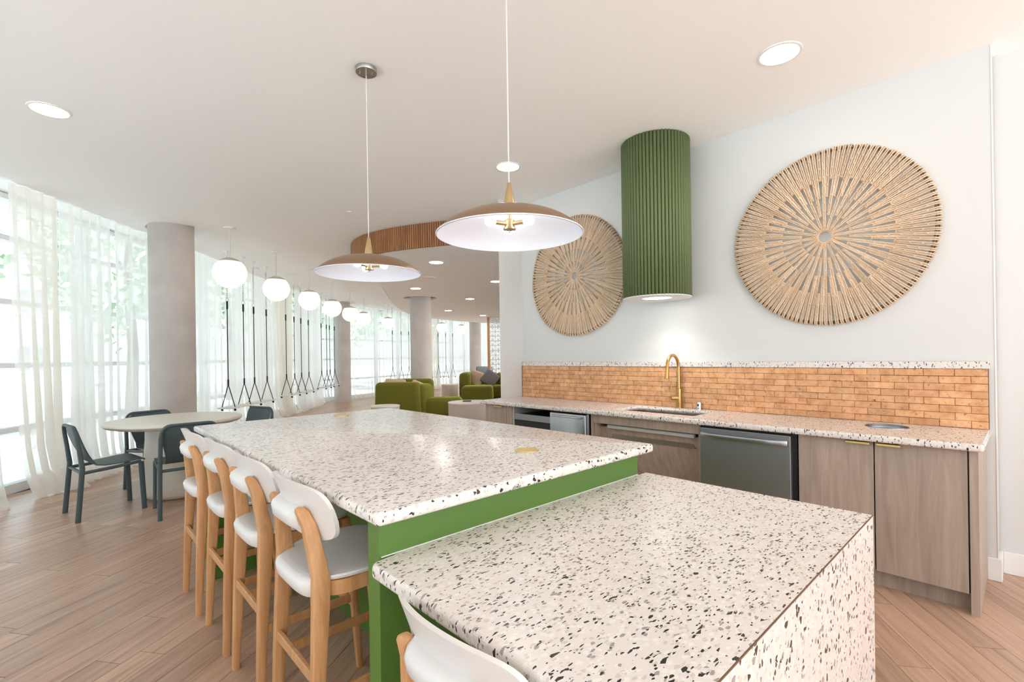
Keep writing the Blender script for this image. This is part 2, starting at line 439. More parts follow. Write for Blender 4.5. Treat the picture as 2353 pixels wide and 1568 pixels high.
for k, (d, o0) in enumerate(cand):
    if k < 295 and d < 1e5:
        o = bpy.data.objects.new('plank', pme); COL.objects.link(o); o.parent = floor; o.location = (o0[0], o0[1], 0); o.rotation_euler = (0, 0, PLANK_ANG)
    else:
        m_ = [(0, 0), (PL-.003, 0), (PL-.003, PW-.002), (0, PW-.002)]
        rest.prism([(o0[0]+x*ca-y*sa, o0[1]+x*sa+y*ca) for x, y in m_], -.0044, 0)
tag(obj('far_planks', rest, 'plank', floor, fix=False), kind='stuff')

# ceiling with round openings around the columns
holes = [circle(COLS[0][0]+.11, COLS[0][1]+.13, .37), circle(COLS[1][0]+.05, COLS[1][1]+.1, .38)]
me = slab_curve('ceiling', poly, holes, CEIL, CEIL+.10)
ceil = struct(obj('ceiling', me, 'ceiling'), 'white painted ceiling')
for c in COLS[:2]:
    obj('column_recess', MB().prism(circle(c[0], c[1], .60), CEIL+.1, CEIL+.14), 'ceiling', ceil)

# walls
WX = 3.892
wk = struct(obj('wall_kitchen', MB().prism([(WX, .125), (WX+.16, .125), (WX+.16, 4.1), (WX, 3.974)], 0, CEIL), 'wall'), 'white kitchen wall behind the counter')
a42 = radians(43.0)
pier = [(3.535, 3.974), (WX+.01, 3.974), (22, 3.974), (22, 3.974+(22-3.535)*math.tan(a42))]
struct(obj('wall_return', MB().prism(pier[:2]+[(4.3, 3.974), (3.535+1.2, 3.974+1.2*math.tan(a42))], 0, CEIL), 'wall'), 'short white wall return at the far end of the counter')
# unseen glazed side added behind the kitchen to let daylight into the lounge
lw_ = Vector((cos(a42), sin(a42))); lw0 = Vector((4.74, 5.10))
def on(t, d=0): return (lw0.x+lw_.x*t+lw_.y*d, lw0.y+lw_.y*t-lw_.x*d)
win2 = struct(obj('added_window', MB().prism([on(0), on(17), on(17, .1), on(0, .1)], 0, .1), 'frame'), 'added unseen glazing behind the kitchen that lets daylight into the lounge')
obj('head_rail', MB().prism([on(0), on(17), on(17, .1), on(0, .1)], CEIL-.08, CEIL), 'frame', win2)
for k in range(12):
    obj('mullion', MB().prism([on(k*1.54), on(k*1.54+.06), on(k*1.54+.06, .1), on(k*1.54, .1)], .1, CEIL-.08), 'frame', win2)
    if k < 11: obj('pane', MB().add([(*on(k*1.54+.06, .05), .1), (*on(k*1.54+1.54, .05), .1), (*on(k*1.54+1.54, .05), CEIL-.08), (*on(k*1.54+.06, .05), CEIL-.08)], [(0, 1, 2, 3)]), 'clearglass', win2, fix=False)
struct(obj('wall_right', MB().box(4.065, 4.2, -5, .6, 0, CEIL), 'wall'), 'white wall stepping back right of the counter')
struct(obj('baseboard_right', MB().box(4.049, 4.065, -5, .109, .0, .13), 'trim', bevel=.004), 'white baseboard on the set-back wall at the right')
bb = MB().prism([(WX-.016, .172), (WX, .172), (WX, .125), (WX+.17, .125), (WX+.17, .109), (WX-.016, .109)], 0, .13)
struct(obj('baseboard_kitchen', bb, 'trim', bevel=.004), 'white baseboard wrapping the kitchen wall end')
struct(obj('trim_corner', MB().box(WX-.003, WX+.012, .121, .127, .13, CEIL), 'trim'), 'white corner bead at the end of the kitchen wall')

# dropped soffit with curved slatted fascia
FAS = [(4.30, 3.98), (3.95, 4.50), (3.64, 4.96), (3.377, 5.45), (3.225, 5.82), (3.14, 6.22), (3.135, 6.62), (3.29, 7.10), (3.66, 7.62), (4.34, 8.28), (5.10, 9.44), (6.0, 10.78), (7.04, 12.28), (8.09, 13.57), (9.2, 14.55), (10.6, 15.2), (12.2, 15.6), (14, 15.7)]
fas = spline(FAS, 10)
fr = resample(fas, .033)
outl = [(p.x, p.y) for p in fas[::2]]+[(14, 13.2), (5.3, 5.3), (4.75, 4.7)]
me = slab_curve('soffit', outl, [circle(COLS[2][0], COLS[2][1], .40)], SOF, SOF+.05)
sof = struct(obj('ceiling_soffit', me, 'soffit'), 'lowered white ceiling panel with a curved edge over the lounge')
kf = next(k for k, p in enumerate(fas) if p.y > 7.9)
for part, mt in ((fas[:kf+1], 'wire'), (fas[kf:], 'soffit')):
    obj('soffit_band', MB().rings([[(p.x, p.y, SOF), (p.x, p.y, CEIL), (p.x+.02, p.y+.02, CEIL), (p.x+.02, p.y+.02, SOF)] for p in part], True), mt, sof)
obj('column_recess', MB().prism(circle(COLS[2][0], COLS[2][1], .52), SOF+.12, SOF+.16), 'hole', sof)
sl = MB().box(-.0120, .0120, -.013, .013, 0, CEIL-SOF-.002)
slm = sl.mesh('slat'); slm.materials.append(M['slat'])
ns = 0
for i in range(8, len(fr)-1):
    if fr[i].y > 8.1: break
    t = (fr[i+1]-fr[i-1]).normalized(); nrm = Vector((-t.y, t.x))
    o = bpy.data.objects.new('slat', slm); COL.objects.link(o); o.parent = sof
    o.location = (fr[i].x+nrm.x*.010, fr[i].y+nrm.y*.010, SOF-.006+random.uniform(0, .002)); o.rotation_euler = (0, 0, atan2(t.y, t.x)); ns += 1

# columns
for (x, y, top), lab in zip(COLS, ('round concrete column behind the cream dining table', 'round concrete column behind the far globe lamps', 'round concrete column rising behind the green sofa', 'round concrete column farthest away beside the green corner sofa')):
    m = MB().lathe([(.25, 0), (.25, (CEIL+.1 if top == CEIL else SOF+.12))], (x, y, 0), 64)
    o = struct(obj('column', m, 'concrete', smooth=True), lab, None)

# ---------------------------------------------------------------- glazed facade: mullions, rails, panes
fac = struct(obj('window_1', MB().prism([(p.x, p.y) for p in facade[::5]] + [(p.x, p.y) for p in offset(facade, .1)[::-5]], -.02, .09), 'frame'), 'curved full-height glazed facade')
rails = [.62, 1.28, 1.93, 2.58, 3.0]
pts = facade[::1]
for z in rails:
    A = offset(pts, -.02); B = offset(pts, .06)
    m = MB().rings([[(a.x, a.y, z), (b.x, b.y, z), (b.x, b.y, z+.055), (a.x, a.y, z+.055)] for a, b in list(zip(A, B))[::4]], True)
    obj('rail', m, 'frame', fac)
stp = 13; vid = list(range(3, len(pts), stp))
for i in vid:
    p = pts[i]; t = (pts[min(i+1, len(pts)-1)]-pts[i-1]).normalized(); ang = atan2(t.y, t.x)
    o = obj('mullion', MB().box(-.03, .03, -.04, .09, .09, CEIL-.01), 'frame', fac, loc=(p.x, p.y, 0)); o.rotation_euler = (0, 0, ang)
for a, b in zip(vid, vid[1:]):
    for z0, z1 in zip([.09]+[r+.055 for r in rails[:-1]], rails):
        pa, pb = pts[a], pts[b]
        pn = MB().add([(pa.x, pa.y, z0), (pb.x, pb.y, z0), (pb.x, pb.y, z1), (pa.x, pa.y, z1)], [(0, 1, 2, 3)])
        obj('pane', pn, 'glass', fac, fix=False)

# ---------------------------------------------------------------- sheer curtains
def curtain(s0, s1, mat, label, seed, amp=.05, pitch=.17, lean=0, pool=.10, cat='curtain'):
    rg = random.Random(seed); i0, i1 = int(s0/.02), int(s1/.02); seg = curt[i0:i1]
    L = (i1-i0)*.02
    ph = [rg.uniform(0, 6.28) for _ in range(6)]
    rows = [3.055, 2.98, 2.8, 2.4, 1.9, 1.4, .9, .5, .25, .10, .03, .006]
    vs = []
    n = len(seg)
    for zi, z in enumerate(rows):
        k = (CEIL-z)/CEIL
        for i, p in enumerate(seg):
            s = i*.02
            t = (curt[min(i0+i+1, len(curt)-1)]-curt[i0+i-1]).normalized(); nr = Vector((t.y, -t.x))  # into the room
            w_ = (.75+.35*sin(s*1.3+ph[0]))*(.55+.6*k)
            f = amp*w_*(sin(2*pi*s/pitch+ph[1]+.9*sin(s*2.1+ph[2])+k*.8*sin(s*3+ph[4]))+.45*sin(4.4*pi*s/pitch+ph[3]+k*1.3))
            fl = pool*max(0, (.45-z)/.45)**2*(1+.5*sin(s*4+ph[5]))
            sh = lean*k*k*(1-s/L) if lean > 0 else (lean*k*k*(s/L))
            q = p+nr*(f+fl)+t*(sh+.03*sin(s*5+ph[2])*k)
            vs.append((q.x, q.y, max(.004, z+(.004*sin(s*9) if zi == len(rows)-1 else 0))))
    fs = [(r*n+i, r*n+i+1, (r+1)*n+i+1, (r+1)*n+i) for r in range(len(rows)-1) for i in range(n-1)]
    o = obj('sheer_curtain', MB().add(vs, fs), mat, fix=False, smooth=True)
    tag(o, label, cat); return o
def s_of(x, y): return min(range(len(curt)), key=lambda i: (curt[i].x-x)**2+(curt[i].y-y)**2)*.02
def sx(px_pairs): return s_of(*px_pairs)
sA, sB = s_of(-1.6, 4.5), s_of(-.30, 6.68)
curtain(sA, s_of(-.41, 6.52), 'sheer', 'white sheer curtain cut by the left edge of the photo', 1, .05)
curtain(s_of(-.36, 6.58), s_of(.0, 7.05), 'linen', 'cream linen curtain with a spreading hem left of the slate dining chair', 2, .055, .15, lean=.12, pool=.22)
curtain(s_of(.02, 7.08), s_of(.45, 7.66), 'sheer', 'white sheer curtain just behind the leftmost slate chair', 3, .05, .14)
curtain(s_of(.47, 7.69), s_of(1.02, 8.33), 'sheer', 'thin white sheer curtain left of the nearest concrete column', 4, .045, .24)
curtain(s_of(1.10, 8.42), s_of(2.1, 9.7), 'sheer', 'white sheer curtain right of the nearest column, behind the first swings', 5, .05, .2)
curtain(s_of(2.14, 9.76), s_of(3.45, 11.48), 'sheer', 'white sheer curtain behind the second pair of swings', 6, .06, .17)
curtain(s_of(3.5, 11.55), s_of(4.15, 12.36), 'linen', 'cream linen curtain bunched behind the third globe lamp', 7, .07, .16, lean=.25)
curtain(s_of(4.25, 12.48), s_of(5.75, 14.55), 'sheer', 'white sheer curtain left of the second concrete column', 8, .06, .18)
curtain(s_of(5.9, 14.7), s_of(8.2, 15.56), 'sheer', 'white sheer curtain right of the second concrete column', 9, .06, .2)
curtain(s_of(8.3, 15.6), s_of(10.9, 16.7), 'sheer', 'white sheer curtain behind the far swings beyond the sofa', 10, .06, .2)
curtain(s_of(10.9, 16.7), s_of(11.6, 16.93), 'linen', 'cream linen curtain behind the farthest globe lamp', 11, .07, .15)
curtain(s_of(11.7, 16.95), s_of(18, 19.6), 'sheer', 'white sheer curtain by the farthest concrete column', 12, .06, .2)

# ---------------------------------------------------------------- outside
o = struct(obj('ground', MB().box(-60, 70, -60, 90, -.35, -.17), 'bounce_ground'), 'pale ground outside the windows, toned to bounce daylight in')
walk = offset(facade, 3.0); walk2 = offset(facade, 5.0)
m = MB()
A = [(p.x, p.y) for p in walk[20::10]]; B = [(p.x, p.y) for p in walk2[20::10]]
m.rings([[(a[0], a[1], -.17), (b[0], b[1], -.17), (b[0], b[1], -.15), (a[0], a[1], -.15)] for a, b in zip(A, B)], True)
struct(obj('path', m, 'paving'), 'pale footpath outside the windows')
def tree(x, y, h, r, seed, lab):
    rg = random.Random(seed); t = thing('tree', lab, 'tree', (x, y, -.17), 0, 'trees outside the windows')
    obj('trunk', MB().tube([(0, 0, 0), (.06, .03, h*.3), (-.03, .05, h*.6), (.03, 0, h*.85)], [.14, .11, .08, .04], 8), 'bark', t, smooth=True)
    m = MB()
    for k in range(1500):
        a = rg.uniform(0, 6.28); u = rg.uniform(-1, 1); q = r*rg.uniform(.45, 1)**.5*(1+.25*sin(3*a+seed))
        p = Vector((q*cos(a)*sqrt(1-u*u), q*sin(a)*sqrt(1-u*u), h*.66+u*q*.9))
        e1 = Vector((rg.uniform(-1, 1), rg.uniform(-1, 1), rg.uniform(-1, 1))).normalized()*rg.uniform(.10, .2)
        e2 = Vector((rg.uniform(-1, 1), rg.uniform(-1, 1), rg.uniform(-1, 1))).normalized()*.1
        m.add([p-e1, p+e2, p+e1, p-e2], [(0, 1, 2, 3)])
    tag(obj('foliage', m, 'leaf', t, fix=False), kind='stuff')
    return t
tl = [(-2.6, 12.3, 5.2, 1.6, 'pale tree outside, seen through the sheers left of the nearest concrete column'), (1.2, 14.8, 6, 2.0, 'pale tree outside, seen behind the first two swings'), (-6.4, 11.6, 5.5, 1.8, 'pale tree outside at the left edge of the photo'), (4.6, 20.6, 7, 2.4, 'pale tree outside, behind the third and fourth globe lamps'), (9.4, 21.6, 6, 2.3, 'pale tree outside, seen between the second and third columns'), (14.5, 23.8, 6.5, 2.4, 'pale tree outside, farthest away behind the far swings')]
for i, (x, y, h, r, lab) in enumerate(tl):
    tree(x, y, h, r, i+1, lab)
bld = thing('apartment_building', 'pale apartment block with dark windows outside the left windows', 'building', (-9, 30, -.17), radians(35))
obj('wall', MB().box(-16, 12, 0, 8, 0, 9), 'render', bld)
for fz in (1.0, 4.0, 7.0):
    for k in range(9):
        x = -14.5+k*3
        f = obj('window', MB().box(x-.75, x+.75, -.06, .04, fz, fz+1.5), 'trim', bld)
        obj('window_glass', MB().box(x-.62, x-.05, -.08, .0, fz+.12, fz+1.38).box(x+.05, x+.62, -.08, 0, fz+.12, fz+1.38), 'windowdark', f)

# ---------------------------------------------------------------- kitchen counter run
def terr_edge_slab(x0, x1, y0, y1, z0, z1, bev=.012):
    return MB().box(x0, x1, y0, y1, z0, z1)
CF = 3.294   # cabinet faces
ct = slab_curve('stone', [(3.235, .147), (WX-.001, .147), (WX-.001, 3.972), (3.235, 3.972)],
                [[(3.40, 1.70), (3.415, 1.685), (3.745, 1.685), (3.76, 1.70), (3.76, 2.37), (3.745, 2.385), (3.415, 2.385), (3.40, 2.37)], circle(3.66, .588, .105, 40)], .826, .864)
bm = bmesh.new(); bm.from_mesh(ct); bmesh.ops.remove_doubles(bm, verts=bm.verts, dist=1e-5)
es = [e for e in bm.edges if e.is_manifold and e.calc_face_angle(0) > 1 and all(v.co.x < 3.24 or v.co.y < .15 for v in e.verts)]
bmesh.ops.bevel(bm, geom=es, offset=.013, segments=4, profile=.5, affect='EDGES', clamp_overlap=True); bm.to_mesh(ct); bm.free()
wt = tag(obj('countertop', ct, 'terrazzo'), 'long terrazzo worktop along the brick backsplash', 'countertop')
# backsplash
bs = thing('brick_backsplash', 'sand-coloured thin brick backsplash in running bond', 'backsplash', (WX-.02, .155, .864))
obj('mortar_bed', MB().box(.006, .019, -.002, 3.815, .0005, .349), 'grout', bs)
bl, bh = .1415*1.0, .0434
bme = MB().box(-.010, .006, .0009, bl-.0009, .0009, bh-.0009); bm_ = bme.mesh('brick')
b2 = bmesh.new(); b2.from_mesh(bm_); bmesh.ops.recalc_face_normals(b2, faces=b2.faces)
bmesh.ops.bevel(b2, geom=[e for e in b2.edges if all(v.co.x < 0 for v in e.verts)], offset=.0018, segments=1, affect='EDGES'); b2.to_mesh(bm_); b2.free()
bm_.materials.append(M['brick'])
halves = {}
for r in range(8):
    y = 0.0; k = 0
    while y < 3.81:
        L = bl if not (k == 0 and r % 2 == 0) else bl/2
        if y+L > 3.812: L = 3.812-y
        if L < .012: break
        o = bpy.data.objects.new('brick', bm_); COL.objects.link(o); o.parent = bs
        o.location = (.002+random.uniform(-.0016, .0016), y, r*bh+.0008+random.uniform(-.0006, .0006)); o.scale = (1, L/bl, 1)
        o.rotation_euler = (random.uniform(-.004, .004), 0, random.uniform(-.006, .006))
        y += L; k += 1
obj('edge_strip', MB().box(-.012, .019, 3.812, 3.818, .0005, .349), 'steel', bs)
tag(obj('stone_ledge', MB().box(WX-.035, WX-.001, .148, 3.972, .864+.349, .864+.392), 'terrazzo', bevel=.003), 'terrazzo capping ledge on top of the brick backsplash', 'ledge')
obj('hole_plug', MB().lathe([(.0001, 0), (.006, .001)], (0, 0, 0), 12), 'wire', bs).matrix_local = Matrix.Translation((-.009, .527, .140)) @ Matrix.Rotation(-pi/2, 4, 'Y')

# sink
sk = thing('sink', 'undermount steel sink basin set in the long worktop', 'sink', (3.58, 2.035, .826))
m = MB(); x0, x1, y0, y1 = -.19, .19, -.36, .36
m.box(x0-.01, x1+.01, y0-.01, y1+.01, -.2, -.19).box(x0-.012, x0, y0, y1, -.2, -.001).box(x1, x1+.012, y0, y1, -.2, -.001).box(x0, x1, y0-.012, y0, -.2, -.001).box(x0, x1, y1, y1+.012, -.2, -.001)
obj('basin', m, 'sinksteel', sk)
obj('drain', MB().lathe([(.045, 0), (.045, .004), (.03, .004), (.028, .001)], (0, 0, -.19), 24), 'chrome', sk)
# faucet
fx, fy = 3.835, 2.03
fa = thing('faucet', 'tall brass gooseneck faucet with pull-down spout', 'faucet', (fx, fy, .864))
obj('base', MB().lathe([(.027, 0), (.027, .005), (.0245, .006)], n=32), 'fbrass', fa, smooth=True)
obj('body', MB().lathe([(.0235, .005), (.0235, .165), (.019, .167)], n=32), 'fbrass', fa, smooth=True)
gp = [(0, 0, .16), (0, 0, .34)]+[(-.095+.095*cos(t), 0, .345+.095*sin(t)*1.1) for t in [i*pi/14 for i in range(0, 13)]]+[(-.191, 0, .335)]
obj('neck', MB().tube(gp, .0135, 16), 'fbrass', fa, smooth=True)
obj('spray_head', MB().tube([(-.190, 0, .345), (-.195, 0, .31), (-.202, 0, .258)], [.0145, .0165, .018], 20), 'fbrass', fa, smooth=True)
obj('spray_button', MB().box(-.222, -.210, -.005, .005, .275, .315), 'fbrass', fa, bevel=.002)
obj('handle_hub', MB().tube([(0, .0, .085), (-.040, .030, .085), (-.054, .042, .085)], .021, 24), 'fbrass', fa, smooth=True)
obj('handle_lever', MB().tube([(-.050, .040, .10), (-.052, .042, .19)], .004, 10), 'fbrass', fa, smooth=True)
ag = thing('air_gap', 'small chrome air gap cap right of the brass faucet', 'air gap', (3.835, 1.853, .864))
obj('cap', MB().lathe([(.019, 0), (.019, .055), (.016, .062), (.001, .063)], n=28), 'chrome', ag, smooth=True)
obj('slot', MB().box(-.0195, -.015, -.006, .006, .025, .045), 'black', ag)
tr = thing('trash_chute', 'round steel trash chute ring sunk in the worktop', 'trash chute', (3.66, .588, .864))
obj('ring', MB().lathe([(.096, -.14), (.099, -.14), (.104, .0015), (.109, .003), (.1095, .0005), (.1045, -.002), (.1025, -.02)], n=48, cap=False), 'steel', tr, smooth=True)

def handle(parent, y0, y1, z):
    obj('handle', MB().box(CF-.028, CF-.0005, y0, y1, z-.0025, z+.0015).box(CF-.028, CF-.025, y0, y1, z-.011, z+.0015), 'hbrass', parent, bevel=.001)
def door(parent, y0, y1, z0, z1, h0, h1, zt):
    d = obj('door', MB().box(CF, CF+.02, y0+.0015, y1-.0015, z0, z1), 'cab', parent, bevel=.0012)
    obj('handle', MB().box(CF-.026, CF+.001, h0, h1, zt-.004, zt).box(CF-.026, CF-.021, h0, h1, zt-.013, zt), 'hbrass', d, bevel=.0012)
def cabinet(y0, y1, label):
    t = thing('base_cabinet', label, 'cabinet')
    obj('carcass', MB().box(CF+.022, WX-.002, y0+.001, y0+.018, .101, .825).box(CF+.022, WX-.002, y1-.018, y1-.001, .101, .825).box(CF+.022, WX-.002, y0+.018, y1-.018, .101, .118), 'black', t)
    obj('toe_kick', MB().box(CF+.07, CF+.085, y0, y1, 0, .101), 'cab', t)
    return t
c1 = cabinet(3.62, 3.955, 'narrow greige oak cabinet at the far left end of the counter')
door(c1, 3.625, 3.953, .104, .818, 3.672, 3.796, .818)
c2 = cabinet(.205, .969, 'two-door greige oak cabinet right of the dishwasher with brass pulls')
door(c2, .590, .966, .104, .818, .605, .717, .818)
door(c2, .209, .587, .104, .818, .470, .575, .818)
ep = thing('end_panel', 'greige oak end panel closing the right end of the counter', 'panel')
obj('board', MB().box(CF-.001, WX-.018, .170, .204, 0, .8255), 'cab', ep, bevel=.001)
# open bay with microwave drawer
oc = thing('appliance_bay', 'open cabinet bay holding the under-counter appliances', 'cabinet')
obj('post', MB().box(CF, WX-.002, 3.538, 3.619, 0, .8255), 'cab', oc)
obj('bay_lining', MB().box(CF+.01, WX-.004, 3.52, 3.537, .1, .8255).box(WX-.02, WX-.004, 2.58, 3.52, .1, .8255), 'cabin', oc)
obj('divider', MB().box(CF, WX-.03, 2.532, 2.551, 0, .8255), 'cab', oc)
obj('bay_toe_kick', MB().box(CF+.07, CF+.085, 2.552, 3.53, 0, .10), 'cab', oc)
mw = thing('microwave_drawer', 'black and steel appliance in the open bay, left of the steel drawer', 'microwave')
obj('case', MB().box(CF+.03, WX-.03, 3.02, 3.515, .11, .745), 'black', mw, bevel=.003)
obj('top_band', MB().box(CF+.008, CF+.03, 3.022, 3.513, .695, .755), 'steel', mw, bevel=.002)
obj('front_glass', MB().box(CF+.012, CF+.03, 3.022, 3.513, .12, .690), 'black', mw, bevel=.002)
fg = thing('drawer_fridge', 'small stainless steel drawer fridge with bar handle', 'fridge')
obj('body', MB().box(CF+.03, WX-.03, 2.575, 2.995, .10, .812), 'black', fg)
obj('front', MB().box(CF-.025, CF+.025, 2.595, 3.005, .12, .81), 'steel', fg, bevel=.008, seg=3, smooth=True)
obj('side_trim', MB().box(CF-.01, CF+.03, 2.566, 2.592, .10, .815), 'steel', fg, bevel=.002)
obj('handle', MB().tube([(CF-.027, 2.975, .785), (CF-.055, 2.965, .785), (CF-.058, 2.80, .785), (CF-.055, 2.635, .785), (CF-.027, 2.625, .785)], .007, 10), 'chrome', fg, smooth=True)
# sink apron
sp = thing('sink_cabinet', 'greige oak sink front with open knee space below', 'cabinet')
obj('apron', MB().box(CF, CF+.02, 1.60, 2.53, .752, .8255), 'cab', sp)
obj('post', MB().box(CF, WX-.002, 1.585, 1.60, 0, .8255), 'cab', sp)
obj('side_return', MB().box(CF+.02, WX-.02, 2.505, 2.53, .0, .75), 'cab', sp)
obj('knee_panel', MB().add([(3.36, 1.602, .715), (3.36, 2.503, .715), (3.375, 2.503, .72), (3.375, 1.602, .72), (3.60, 1.602, .0), (3.60, 2.503, .0), (3.615, 2.503, .0), (3.615, 1.602, .0)],
    [(0, 1, 2, 3), (4, 5, 6, 7), (0, 1, 5, 4), (3, 2, 6, 7), (0, 3, 7, 4), (1, 2, 6, 5)]), 'cab', sp)
obj('pipe_cover', MB().box(3.325, 3.36, 1.65, 2.41, .712, .742), 'cabin', sp, bevel=.006)
# dishwasher
dw = thing('dishwasher', 'dark stainless steel dishwasher with a curved bar handle', 'dishwasher')
obj('tub', MB().box(CF+.01, WX-.04, .973, 1.581, .10, .8255), 'black', dw)
obj('door', MB().box(CF-.028, CF+.008, 1.0, 1.578, .12, .808), 'dsteel', dw, bevel=.004)
hp = []
for i in range(13):
    t = i/12; y = 1.012+t*.553; hp.append((CF-.030-.034*min(1, 5*min(t, 1-t)+.25)-.012*sin(pi*t), y, .762))
obj('handle', MB().rings([[(x-.008, y, z-.016), (x+.006, y, z-.016), (x+.006, y, z+.016), (x-.008, y, z+.016)] for x, y, z in hp]), 'steel', dw, bevel=.003, smooth=True)
obj('handle_mount', MB().box(CF-.045, CF-.027, 1.012, 1.03, .748, .776).box(CF-.045, CF-.027, 1.545, 1.563, .748, .776), 'steel', dw)
obj('toe_plate', MB().box(CF+.05, CF+.07, .973, 1.581, 0, .10), 'black', dw)

# ---------------------------------------------------------------- island and lower table
def stone(x0, x1, y0, y1, z0, z1, r=.015, bev=.013):
    m = MB().prism([(p[0], p[1]) for p in rrect(((x0+x1)/2, (y0+y1)/2, 0), (1, 0, 0), (0, 1, 0), x1-x0, y1-y0, r, 4)], z0, z1)
    me = m.mesh('stone'); bm = bmesh.new(); bm.from_mesh(me); bmesh.ops.recalc_face_normals(bm, faces=bm.faces)
    es = [e for e in bm.edges if e.calc_face_angle(0) > 1.2]
    bmesh.ops.bevel(bm, geom=es, offset=bev, segments=4, profile=.5, affect='EDGES', clamp_overlap=True)
    bm.to_mesh(me); bm.free(); return me
it = tag(obj('countertop', stone(.602, 1.985, 1.176, 3.62, .876, .914), 'terrazzo', smooth=True), 'large raised terrazzo worktop of the green kitchen island', 'countertop')
ib = thing('kitchen_island', 'green lacquered island base under the raised terrazzo top', 'island')
obj('near_panel', MB().box(.646, 1.965, 1.2525, 1.32, 0, .8755), 'green', ib, bevel=.0015)
obj('far_panel', MB().box(.625, 1.965, 3.37, 3.435, 0, .8755), 'green', ib, bevel=.0015)
obj('cabinet_body', MB().box(1.06, 1.95, 1.3205, 3.3695, .0, .8755), 'green', ib)
obj('seal_line', MB().box(.652, 1.963, 1.2495, 1.2523, .7625, .7655), 'trim', ib)
lt = thing('lower_table', 'lower terrazzo table with waterfall side adjoining the green island', 'table')
me = MB()
TX0, TX1, TY0, TY1, TT, TH = .611, 2.027, .367, 1.2485, .762, .722
# top with 45 degree mitre at the waterfall side
arc_ = [(TX0+.03-.03*cos(a), TY1-.03+.03*sin(a)) for a in [pi/2*k/5 for k in range(6)]]
tpm = MB().prism([(TX0, TY0), (TX1, TY0), (TX1, TY1)]+arc_[::-1], TH, TT)
tp = tpm.mesh('top'); bm = bmesh.new(); bm.from_mesh(tp); bmesh.ops.recalc_face_normals(bm, faces=bm.faces)
es = [e for e in bm.edges if abs(e.verts[0].co.z-e.verts[1].co.z) < 1e-4 and all(v.co.x < TX0+.031 for v in e.verts)]
bmesh.ops.bevel(bm, geom=es, offset=.012, segments=4, profile=.5, affect='EDGES', clamp_overlap=True)
bm.to_mesh(tp); bm.free()
for v in tp.vertices:
    if v.co.y < TY0+.002: v.co.y = TY0+(TT-v.co.z)*.95
obj('top', tp, 'terrazzo', lt)
wf = MB().add([(TX0, TY0, TT-.0015), (TX1, TY0, TT-.0015), (TX1, TY0+.037, TH-.002), (TX0, TY0+.037, TH-.002), (TX0, TY0, 0), (TX1, TY0, 0), (TX1, TY0+.037, 0), (TX0, TY0+.037, 0)],
    [(0, 1, 2, 3), (4, 5, 6, 7), (0, 1, 5, 4), (3, 2, 6, 7), (0, 3, 7, 4), (1, 2, 6, 5)])
obj('waterfall_side', wf, 'terrazzo', lt, bevel=.001)
obj('mitre_joint', MB().box(TX0+.014, TX1-.001, TY0-.0002, TY0+.0024, TT-.0030, TT+.0003), 'wire', lt)
for (x, y, lab) in ((1.48, 1.50, 'round brass outlet cover on the raised top nearest the pendant lamps'), (1.48, 3.41, 'round brass outlet cover near the far edge of the raised top')):
    t = thing('outlet_cover', lab, 'outlet', (x, y, .914))
    obj('disc', MB().lathe([(.051, 0), (.051, .003), (.049, .004), (.001, .004)], n=40), 'hbrass', t)
    obj('seam', MB().lathe([(.0535, 0), (.0535, .0012), (.0515, .0012)], n=40), 'brass', t)

